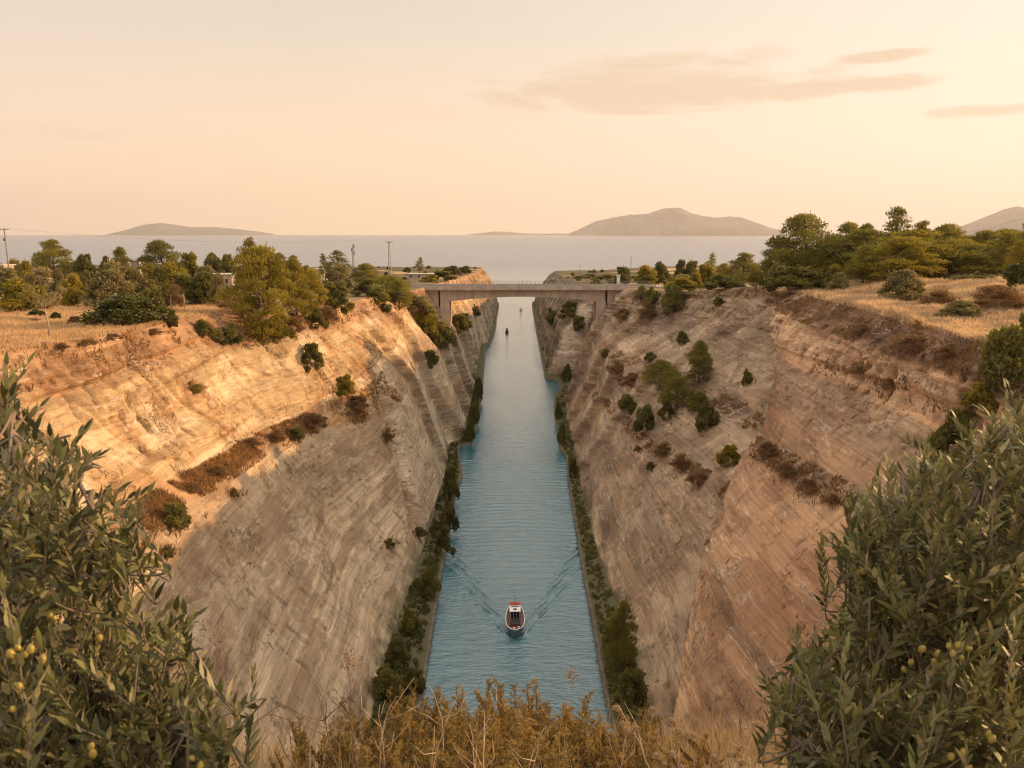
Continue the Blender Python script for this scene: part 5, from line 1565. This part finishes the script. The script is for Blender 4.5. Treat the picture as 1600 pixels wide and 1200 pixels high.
# ------------------------------------------------------------------ grass and scrub that nobody could count
def blades(name, pts, hgt, wid, per, mat, seed, lean=0.35, spread=0.18):
    r = np.random.default_rng(seed)
    P = np.repeat(np.asarray(pts, float), per, 0); n = len(P)
    P[:, :2] += r.normal(size=(n, 2)) * spread
    h = np.repeat(np.broadcast_to(hgt, (len(pts),)), per) * (0.55 + 0.7 * r.random(n))
    a = r.random(n) * 2 * PI
    side = np.stack([np.cos(a), np.sin(a), np.zeros(n)], 1)
    ln = r.normal(size=(n, 2)) * lean
    tip = P + np.stack([ln[:, 0] * h, ln[:, 1] * h, h], 1)
    mid = P + np.stack([ln[:, 0] * h * 0.3, ln[:, 1] * h * 0.3, h * 0.6], 1)
    w = wid * (0.6 + 0.8 * r.random(n))[:, None]
    P = P - np.array([0, 0, 0.08])
    V = np.stack([P - side * w / 2, P + side * w / 2, mid + side * w * 0.35, tip, mid - side * w * 0.35], 1)
    F = np.arange(5 * n).reshape(n, 5)
    me = mesh_np(name, V.reshape(-1, 3), F, [mat])
    cv = np.repeat(fbm(P[:, 0] / 3, P[:, 1] / 3, 0, 3, seed) * 0.7 + 0.3 * r.random(n), 5)
    set_color(me, 'Var', np.repeat(cv[:, None], 3, 1))
    return tag(link(name, me), None, None, None, 'stuff')


def scatter(side, n, y0, y1, u0, u1, seed, dens=None):
    r = np.random.default_rng(seed); lines = LEFT if side == 'L' else RIGHT; s = -1 if side == 'L' else 1
    b = GROUND_BVH[1] if side == 'L' else GROUND_BVH[4]
    bank = BANK_L if side == 'L' else BANK_R
    out = []
    Y = np.exp(r.uniform(math.log(y0), math.log(y1), n)); u = u0 + (u1 - u0) * r.random(n) ** 1.4
    X = np.interp(Y, bank['Y'][:, -1], bank['X'][:, -1]) + s * u
    keep = np.ones(n, bool) if dens is None else (fbm(X / 5, Y / 5, 0, 3, seed) + 0.25 * r.random(n)) > dens
    for x, y in zip(X[keep], Y[keep]):
        h = b.ray_cast(Vector((x, y, 120)), Vector((0, 0, -1)))
        if h[0] is not None: out.append(h[0][:])
    return np.array(out)


pl = scatter('L', 26000, 62, 190, 0.3, 75, 201, 0.42)
blades('dry_grass_left', pl, 0.3 + 1.1 * np.clip(fbm(pl[:, 0] / 6, pl[:, 1] / 6, 0, 3, 8) - 0.32, 0, 1), 0.085, 8, M['straw'], 202, 0.28, 0.26)
pr_ = scatter('R', 24000, 58, 185, 0.2, 60, 203, 0.40)
blades('dry_grass_right', pr_, 0.40 + 2.2 * np.clip(fbm(pr_[:, 0] / 5, pr_[:, 1] / 5, 0, 3, 9) - 0.36, 0, 1), 0.075, 10, M['palegrass'], 204, 0.28, 0.28)


def wall_scatter(bank, t0, t1, y0, y1, n, seed, dens=0.5):
    r = np.random.default_rng(seed)
    T = bank['T'][0]; rows = np.where((T >= t0) & (T <= t1))[0]; cols = np.where((bank['Y'][:, 0] > y0) & (bank['Y'][:, 0] < y1))[0]
    i = r.choice(cols, n); j = r.choice(rows, n)
    P = np.stack([bank['X'][i, j], bank['Y'][i, j], bank['Z'][i, j]], 1)
    k = fbm(P[:, 1] / 4, P[:, 2] / 3, 0, 3, seed) > dens
    return P[k]


sc = np.concatenate([wall_scatter(BANK_L, 0.98, 1.9, 62, 172, 9000, 211, 0.40), wall_scatter(BANK_L, 3.3, 4.0, 70, 260, 2600, 212, 0.56)])
blades('dry_grass_bench', sc[::2], 0.22 + 0.75 * np.clip(fbm(sc[::2, 1] / 2.5, sc[::2, 2] / 2.5, 0, 2, 5) - 0.3, 0, 1), 0.09, 5, M['rust'], 213, 0.5)
blades('dry_scrub_left', sc[1::3], 0.3 + 0.9 * np.clip(fbm(sc[1::3, 1] / 2, sc[1::3, 2] / 2, 0, 2, 6) - 0.35, 0, 1), 0.09, 5, M['brown'], 214, 0.6)
sc = np.concatenate([wall_scatter(BANK_R, 3.0, 4.0, 70, 235, 5200, 221, 0.46), wall_scatter(BANK_R, 1.0, 2.0, 100, 240, 2600, 222, 0.5), wall_scatter(BANK_R, 6.1, 7.0, 60, 240, 5200, 223, 0.50),
                     wall_scatter(BANK_R, 5.0, 5.5, 70, 125, 1200, 224, 0.55)])
blades('dry_scrub_right', sc[::2], 0.25 + 1.0 * np.clip(fbm(sc[::2, 1] / 2, sc[::2, 2] / 2, 0, 2, 7) - 0.35, 0, 1), 0.10, 5, M['brown'], 225, 0.6)


rt = np.array(ROOTED)
blades('dry_tufts', rt, 0.30 + 0.55 * RNG.random(len(rt)), 0.07, 7, M['brown'], 240, 0.7, 0.22)


def undergrowth():
    for full, bank, s in (('left', BANK_L, -1), ('right', BANK_R, 1)):
        r = np.random.default_rng(230 + s)
        n = 900
        Y = np.exp(r.uniform(math.log(78), math.log(330), n))
        xw = np.interp(Y, YS, bank['xw']); xf = np.interp(Y, YS, bank['xf'])
        t = 0.22 + 0.8 * r.random(n)
        X = xw + (xf - xw) * t
        cl = fbm(Y / 5, X, 0, 3, 231 + s)
        if s == 1:
            big = sstep(Y, 118, 100) + 0.15
        else:
            big = np.where(Y < 210, 0.36, 0.35)
        h = (0.25 + 1.5 * sstep(cl, 0.42, 0.65) * big) * (0.35 + 0.65 * sstep(t, 0.35, 0.8))
        cen = np.stack([X, Y, 1.3 + h * 0.35], 1); rad = np.stack([0.30 + 0.5 * h, 0.6 + 0.5 * h, 0.15 + 0.6 * h], 1)
        f = cloud(cen, rad, 70, 0.34, 0.5, 0.4, 0.7, 0.5, 233 + s, 0.2)
        me = foliage_mesh('undergrowth_' + full, [(f, 0)], [M['darkbush']])
        tag(link('undergrowth_' + full, me), None, None, None, 'stuff')


undergrowth()


# ------------------------------------------------------------------ olive trees close to the viewpoint
def olive_leaves(P, A, N, L, W):
    """curved lanceolate leaves, three quads each"""
    side = unit(np.cross(A, N)); N = unit(np.cross(side, A))
    ts = [0.0, 0.28, 0.62, 1.0]; ws = [0.12, 0.95, 0.85, 0.06]; bend = [0, 0.02, 0.0, -0.10]
    rows = []
    for t, w, b in zip(ts, ws, bend):
        c = P + A * (L * t)[:, None] + N * (L * b)[:, None]
        rows += [c - side * (W * w / 2)[:, None], c + side * (W * w / 2)[:, None]]
    V = np.stack(rows, 1)
    n = len(P); b = np.arange(n)[:, None] * 8
    F = np.stack([b + np.array([0, 1, 3, 2]), b + np.array([2, 3, 5, 4]), b + np.array([4, 5, 7, 6])], 1).reshape(-1, 4)
    return V.reshape(-1, 3), F


def in_poly(x, y, poly):
    c = False; j = len(poly) - 1
    for i in range(len(poly)):
        (xi, yi), (xj, yj) = poly[i], poly[j]
        if (yi > y) != (yj > y) and x < (xj - xi) * (y - yi) / (yj - yi) + xi:
            c = not c
        j = i
    return c


def make_olive(label, base, limbs, poly, n, dist, seed, fruits, upward, dens=None, lean=(0, 0)):
    r = np.random.default_rng(seed); rr = random.Random(seed)
    root = empty('olive_tree', base, label, 'tree', 'olive trees framing the view')
    B = Vector(base)
    def loc(p): return Vector(p) - B
    m = MB(); nodes = []
    for k, pts in enumerate(limbs):
        W = [ray_dir(x, y) * d + EYE for x, y, d in pts]
        pth = [B.copy()] + W if k == 0 else W
        fine = []
        for a, b in zip(pth[:-1], pth[1:]):
            for t in np.linspace(0, 1, 7)[:-1]:
                q = a.lerp(b, float(t)) + Vector(r.normal(size=3) * 0.012); fine.append(q)
        fine.append(pth[-1])
        R0 = 0.055 if k == 0 else 0.022
        rad = [max(0.004, R0 * (1 - 0.85 * i / len(fine))) for i in range(len(fine))]
        m.tube([loc(q) for q in fine], rad, 6)
        nodes += fine[3:]
    m.build('trunk', M['olive_bark'], root, True)
    nodes_np = np.array([tuple(q) for q in nodes])
    tw = MB(); LP, LA, LN, LL = [], [], [], []
    xs = [p[0] for p in poly]; ys = [p[1] for p in poly]
    cnt = 0; tips = []
    while cnt < n:
        x, y = rr.uniform(min(xs), max(xs) + 40), rr.uniform(min(ys), max(ys) + 60)
        if not in_poly(min(x, max(xs) - 1), min(y, max(ys) - 1), poly): continue
        if dens and rr.random() > dens(x, y): continue
        d = dist[0] + (dist[1] - dist[0]) * rr.random()
        tip = EYE + ray_dir(x, y) * d
        cost = np.linalg.norm(nodes_np - np.array(tip), axis=1) + 0.5 * np.maximum(nodes_np[:, 2] - tip.z + 0.08, 0)
        a = Vector(nodes_np[int(np.argmin(cost))])
        out = (tip - a)
        ln = out.length
        g = (out.normalized() * 0.55 + Vector(upward) + Vector(r.normal(size=3) * 0.25)).normalized()
        twl = 0.20 + 0.16 * rr.random()
        foot = tip - g * twl
        ctrl = foot - g * min(0.3, ln * 0.3)
        k1 = a + (foot - a) * 0.35 + Vector((0, 0, -0.10 * ln)); k2 = foot - g * min(0.22, ln * 0.3)
        pts = []
        for t in np.linspace(0, 1, 8):
            t = float(t); s_ = 1 - t
            pts.append(a * s_ ** 3 + k1 * (3 * s_ * s_ * t) + k2 * (3 * s_ * t * t) + foot * t ** 3)
        pts += [foot.lerp(tip, 0.5) + Vector(r.normal(size=3) * 0.008), tip]
        tw.tube([loc(q) for q in pts], [0.0042, 0.004, 0.0038, 0.0036, 0.0034, 0.0032, 0.003, 0.0028, 0.002, 0.0012], 4)
        tips.append((foot, tip, g))
        nl = int(twl / 0.018)
        u = g.cross(Vector((r.normal(), r.normal(), r.normal()))).normalized(); v = g.cross(u)
        mid = foot.lerp(tip, 0.5)
        for i in range(nl):
            t = i / nl
            p = foot.lerp(tip, t)
            ph = (i % 2) * PI / 2 + rr.uniform(-0.35, 0.35)
            for sgn in (1, -1):
                if rr.random() < 0.08: continue
                s = (u * math.cos(ph) + v * math.sin(ph)) * sgn
                opening = 0.75 - 0.45 * t
                ax = (g * (1 - opening * 0.55) + s * opening + Vector((0, 0, 0.10)) + Vector(r.normal(size=3) * 0.12)).normalized()
                LP.append(tuple(loc(p))); LA.append(tuple(ax))
                nn = (g * 0.75 - s * 0.35 + Vector((0, 0, 0.55)) + Vector(r.normal(size=3) * 0.30))
                LN.append(tuple(nn)); LL.append((0.042 + 0.028 * rr.random()) * (1 - 0.30 * t))
        LP.append(tuple(loc(tip))); LA.append(tuple(g)); LN.append((0.3, -0.6, 0.7)); LL.append(0.04)
        cnt += 1
    tw.build('twigs', M['olive_bark'], root, True)
    LP, LA, LN, LL = np.array(LP), unit(np.array(LA)), unit(np.array(LN)), np.array(LL)
    V, F = olive_leaves(LP, LA, LN, LL, LL * (0.235 + 0.08 * r.random(len(LL))))
    me = mesh_np('foliage', V, F, [M['olive']], smooth=True)
    set_color(me, 'Var', np.repeat(np.repeat((0.02 + 0.98 * r.random(len(LL)) ** 1.4)[:, None], 8, 0), 3, 1))
    link('foliage', me, root)
    # fruit
    fm = MB(); seg = 8
    prof = [(-1, 0.02), (-0.85, 0.5), (-0.45, 0.88), (0.05, 1.0), (0.5, 0.84), (0.86, 0.46), (1, 0.03)]
    fm.tube([(0, 0, z * 0.0115) for z, _ in prof], [w * 0.0085 for _, w in prof], 10)
    fme = bpy.data.meshes.new('olive_fruit'); fme.from_pydata(fm.v, [], fm.f); fme.update(); fme.materials.append(M['fruit'])
    for p in fme.polygons: p.use_smooth = True
    for x, y, d in fruits:
        for k in range(rr.choice((1, 1, 1, 2, 2))):
            q = EYE + ray_dir(x + rr.uniform(-16, 16) * (k > 0), y + rr.uniform(-14, 14) * (k > 0)) * (d + rr.uniform(-0.02, 0.02))
            o = link('olive_fruit', fme, root, loc(q)); o.rotation_euler = (rr.uniform(-0.5, 0.5), rr.uniform(-0.5, 0.5), rr.uniform(0, 6))
            s = rr.uniform(0.6, 0.95); o.scale = (s, s, s)
    return root


LPOLY = [(-60, 500), (15, 500), (30, 545), (62, 585), (72, 620), (108, 612), (112, 655), (165, 690), (150, 735), (130, 770), (205, 760), (225, 735), (238, 800), (225, 850), (232, 885), (185, 935), (230, 950),
         (275, 925), (325, 955), (305, 1005), (340, 1045), (372, 1052), (372, 1110), (345, 1150), (330, 1230), (-60, 1230)]
make_olive('leafy olive tree with small yellow fruit filling the lower left corner', (-2.75, 1.45, knoll_z(-2.75, 1.45) - 0.05),
           [[(-160, 1290, 2.35), (-40, 1080, 2.35), (30, 930, 2.3), (40, 760, 2.25), (20, 640, 2.3)],
            [(-40, 1080, 2.35), (80, 1010, 2.3), (170, 940, 2.25), (200, 850, 2.2)],
            [(-60, 1130, 2.3), (90, 1130, 2.2), (210, 1070, 2.15), (300, 1010, 2.1)],
            [(-100, 1220, 2.3), (60, 1220, 2.1), (220, 1170, 2.05), (330, 1110, 2.05)],
            [(-40, 1000, 2.4), (-30, 850, 2.6), (60, 740, 2.7), (110, 680, 2.7)],
            [(40, 930, 2.3), (110, 880, 2.4), (140, 800, 2.45), (130, 740, 2.5)]],
           LPOLY, 380, (1.75, 2.9), 301, [(28, 1012, 1.75), (40, 1022, 1.72), (66, 1030, 1.8), (20, 1108, 1.8), (155, 997, 1.9), (142, 1166, 1.8), (36, 1176, 1.85), (300, 1185, 1.8), (78, 962, 1.9), (370, 1122, 2.0), (200, 1000, 2.1), (30, 1072, 1.75)],
           (0.10, -0.02, 0.62), dens=lambda x, y: 0.22 + 0.78 * min(1, max(0, (y - 560) / 300)) if x > -40 else 0.5)
RPOLY = [(1660, 575), (1600, 590), (1570, 588), (1562, 640), (1512, 645), (1490, 655), (1500, 700), (1440, 690), (1405, 675), (1385, 725), (1340, 742), (1310, 790), (1330, 830), (1272, 838), (1315, 890), (1322, 930), (1292, 948),
         (1300, 1000), (1234, 985), (1262, 1030), (1192, 1062), (1188, 1095), (1235, 1130), (1203, 1170), (1230, 1230), (1660, 1230)]
make_olive('dense olive tree with yellow-green fruit filling the lower right corner', (2.5, 2.1, knoll_z(2.5, 2.1) - 0.05),
           [[(1600, 1300, 2.75), (1560, 1120, 2.7), (1530, 960, 2.65), (1530, 800, 2.6), (1570, 660, 2.6)],
            [(1560, 1120, 2.7), (1470, 1040, 2.55), (1400, 950, 2.5), (1360, 860, 2.45)],
            [(1580, 1180, 2.7), (1450, 1150, 2.5), (1330, 1110, 2.4), (1240, 1060, 2.35)],
            [(1540, 1000, 2.7), (1460, 900, 2.6), (1420, 800, 2.6), (1400, 730, 2.6)],
            [(1590, 1220, 2.6), (1450, 1210, 2.4), (1320, 1180, 2.3), (1240, 1150, 2.3)],
            [(1560, 900, 2.8), (1590, 780, 2.9), (1620, 680, 2.9)],
            [(1500, 1060, 3.0), (1430, 1000, 3.1), (1350, 950, 3.1)]],
           [(x, y) for x, y in RPOLY], 780, (2.0, 3.4), 302, [(1441, 1014, 2.05), (1466, 1022, 2.03), (1497, 1008, 2.05), (1514, 1014, 2.05), (1503, 1028, 2.02), (1545, 1148, 2.1), (1505, 1176, 2.05), (1486, 1182, 2.05), (1412, 1046, 2.15), (1595, 905, 2.2), (1348, 892, 2.3),
                                         (1411, 913, 2.2), (1576, 1090, 2.1), (1420, 868, 2.25)],
           (-0.10, -0.02, 0.55))


# ------------------------------------------------------------------ heath bushes, dry twigs and straw along the bottom of the view
def heath_proto(seed, mat='heath'):
    r = np.random.default_rng(seed)
    m = MB(); P, A, N, L, C = [], [], [], [], []
    for k in range(46):
        a = r.random() * 2 * PI; sp = 0.46 * math.sqrt(r.random())
        H = (0.50 + 0.50 * r.random()) * (1 - 0.45 * sp)
        b = Vector((math.cos(a) * sp * 0.45, math.sin(a) * sp * 0.45, -0.05)); t = Vector((math.cos(a) * sp * 1.25, math.sin(a) * sp * 1.25, H))
        mid = b.lerp(t, 0.5) + Vector((0, 0, -0.04)) + Vector(r.normal(size=3) * 0.03)
        pts = [b, mid, t]
        m.tube(pts, [0.009, 0.006, 0.002], 4)
        var = r.random()
        for j in range(26):
            q = 0.25 + 0.75 * j / 26
            o = mid.lerp(t, (q - 0.5) * 2) if q > 0.5 else b.lerp(mid, q * 2)
            a2 = r.random() * 2 * PI; bl = (0.15 * (1.05 - q) + 0.035) * (0.6 + 0.8 * r.random())
            dirv = Vector((math.cos(a2) * 0.62, math.sin(a2) * 0.62, 0.75 + 0.3 * r.random())).normalized()
            nn = int(20 + bl * 190)
            tt = r.random(nn)
            base = np.array(o) + np.array(dirv)[None, :] * (tt * bl)[:, None] + r.normal(size=(nn, 3)) * 0.006
            ax = unit(np.array(dirv)[None, :] * 0.9 + r.normal(size=(nn, 3)) * 0.55)
            P.append(base); A.append(ax); N.append(unit(r.normal(size=(nn, 3)))); L.append(0.016 + 0.020 * r.random(nn)); C.append(np.full(nn, var * 0.7 + 0.3 * tt.mean()) * (0.7 + 0.5 * r.random(nn)))
    P, A, N, L, C = map(np.concatenate, (P, A, N, L, C))
    V, F = leaf_quads(P, A, N, L, L * 0.22)
    me = foliage_mesh('foliage', [((V, F, np.repeat(np.clip(C, 0, 1), 4)), 0)], [M[mat]])
    sm = bpy.data.meshes.new('stems'); sm.from_pydata(m.v, [], m.f); sm.update(); sm.materials.append(M['bark'])
    return me, sm


HEATH = [heath_proto(401), heath_proto(402), heath_proto(403)]
heaths = [(500, 6.2, 1120, 0.95, 'low brown heath bush left of the row, beside the bare twigs'), (575, 5.8, 1128, 1.0, 'brown heath bush under the tall dead flower stalk'),
          (630, 6.5, 1088, 1.0, 'orange heath bush in front of the left quay'), (700, 6.0, 1092, 1.05, 'ochre heath bush at the left edge of the water'),
          (760, 6.7, 1082, 1.0, 'ochre heath bush in front of the near water'), (800, 5.6, 1120, 1.1, 'green-brown heath bush low in the middle of the bottom edge'),
          (855, 6.4, 1072, 1.1, 'tallest ochre heath bush right of the middle'), (900, 5.6, 1140, 0.8, 'small heath bush leaning right from the tallest one'),
          (945, 6.1, 1112, 0.75, 'narrow heath bush at the right edge of the water'), (985, 5.6, 1150, 0.9, 'low heath bush beside the dry flower mound'), (1045, 5.3, 1168, 0.8, 'lowest heath bush, half buried in the dry flower mound'),
          (660, 5.2, 1150, 1.0, 'dark brown heath bush at the very bottom, left of the middle'), (740, 5.0, 1160, 1.0, 'rusty heath bush at the very bottom, below the water')]
for i, (px, d, top, w, lab) in enumerate(heaths):
    tip = EYE + ray_dir(px, top) * d
    g = knoll_z(tip.x, tip.y)
    h = max(0.45, tip.z - g)
    root = empty('heath_bush', (tip.x, tip.y, g), lab, 'shrub', 'heath bushes along the bottom of the view', i * 1.7)
    me, sm = HEATH[i % 3]
    s = link('stems', sm, root); f = link('foliage', me, root)
    for o in (s, f): o.scale = (w * 1.0, w * 1.0, h / 0.98)


def twig(px, top, d, h, lean, label, seed, mat='twig', head=None, forks=4, rad=0.006, name='bare_twig', cat='twig', group='bare twigs along the bottom of the view'):
    r = np.random.default_rng(seed)
    tip = EYE + ray_dir(px, top) * d
    b = Vector((tip.x - lean * h, tip.y + 0.05 * r.normal(), tip.z - h)); g = knoll_z(b.x, b.y); b.z = min(b.z, g) if b.z < g + 0.6 else g
    root = empty(name, b, label, cat, group)
    m = MB(); T = tip - b
    bow = Vector((r.normal() * 0.08, r.normal() * 0.05, 0)) * T.length
    P = lambda t: T * t + bow * math.sin(PI * t)
    ts = np.linspace(0, 1, 11)
    m.tube([P(float(t)) + Vector(r.normal(size=3) * 0.006) for t in ts], [rad * (1 - 0.72 * t) for t in ts], 5)
    ends = [P(1.0)]
    for k in range(forks):
        t = 0.42 + 0.5 * r.random(); a = P(t); ln = T.length * (0.12 + 0.2 * r.random())
        dv = Vector((r.normal() * 0.7, r.normal() * 0.5, 0.5 + 0.4 * r.random())).normalized()
        e = a + dv * ln
        m.tube([a, a + dv * ln * 0.5 + Vector(r.normal(size=3) * 0.02), e + Vector((0, 0, 0.03))], [rad * 0.5, rad * 0.35, rad * 0.15], 4); ends.append(e + Vector((0, 0, 0.03)))
    m.build('stem', M[mat], root, True)
    if head:
        for e in ends[:1 if head == 'plume' else None]:
            f = cloud([tuple(e)], [(0.05, 0.05, 0.10) if head == 'plume' else (0.03, 0.03, 0.014)], 150, 0.018, 0.3, 0.5, 0.7, 0.1, seed)
            link('flower_head', foliage_mesh('flower_head', [(f, 0)], [M['brown'] if head == 'plume' else M['drygrass']]), root)


twig(545, 1040, 4.6, 1.3, 0.02, 'tall dead stalk with a feathery brown flower head', 501, 'bark', 'plume', 3)
twig(490, 1068, 4.4, 1.1, -0.25, 'dark bare twig arching left of the feathery stalk', 502, 'bark')
twig(395, 1105, 3.6, 0.9, -0.3, 'dark forked twig beside the left olive tree', 503, 'bark', forks=7)
twig(430, 1150, 3.4, 0.7, -0.6, 'dark spreading twig low beside the left olive tree', 504, 'bark', forks=7)
twig(618, 1085, 5.0, 0.9, 0.05, 'bleached twig left of the orange heath bush', 505)
twig(590, 1100, 5.0, 0.9, -0.1, 'thin bleached twig beside the brown heath bush', 506)
twig(668, 1065, 5.2, 0.9, 0.1, 'pale forked twig crossing the left quay', 507)
twig(700, 1120, 4.6, 0.8, 0.05, 'pale upright twig in front of the ochre heath', 508)
twig(735, 1130, 4.4, 0.7, 0.15, 'pale leaning twig below the water', 509)
twig(765, 1115, 4.6, 0.8, -0.05, 'pale twig in the middle of the heath row', 510)
twig(850, 1140, 4.6, 0.7, 0.1, 'pale twig under the tallest heath bush', 511)
twig(893, 1060, 5.2, 1.0, 0.0, 'thin stalk with a pinkish plume above the water', 512, 'twig', 'plume', 0, 0.003)
twig(965, 1098, 5.0, 0.9, -0.45, 'straight dry stem leaning left over the right quay', 513, forks=1)
twig(1020, 1110, 5.2, 0.8, 0.02, 'thin dry stalk with buds right of the leaning stem', 514, 'twig', 'umbel', 4, 0.004)
twig(980, 1140, 4.8, 0.7, -0.2, 'short dry stalk with buds in front of the dark towpath bush', 515, 'twig', 'umbel', 4, 0.004)
twig(1085, 1150, 4.8, 0.6, 0.05, 'dry yarrow stalk on the flower mound', 516, 'twig', 'umbel', 5, 0.004)
twig(1060, 1145, 4.7, 0.6, -0.05, 'dry yarrow stalk left of the other on the mound', 517, 'twig', 'umbel', 5, 0.004)
twig(1150, 1180, 4.4, 0.5, 0.1, 'dry yarrow stalk beside the right olive tree', 518, 'twig', 'umbel', 5, 0.004)


def near_grass():
    r = np.random.default_rng(601); pts = []
    for k in range(1700):
        px = r.normal(1080, 75); py = r.uniform(1150, 1300)
        d = 4.6 + r.random() * 1.3
        if px < 960 or px > 1250: continue
        p = EYE + ray_dir(px, py) * d
        pts.append((p.x, p.y, knoll_z(p.x, p.y)))
    pts = np.array(pts)
    blades('dry_grass_mound', pts, 0.20 + 0.08 * np.cos((pts[:, 0] - 1.15) * 2.5), 0.005, 9, M['drygrass'], 602, 0.7, 0.05)
    pts = []
    for k in range(3600):
        x, y = r.uniform(-3.5, 3.5), r.uniform(3.2, 8.6)
        pts.append((x, y, knoll_z(x, y)))
    blades('dry_grass_slope', np.array(pts), 0.30, 0.005, 5, M['drygrass'], 603, 0.5, 0.25)


near_grass()
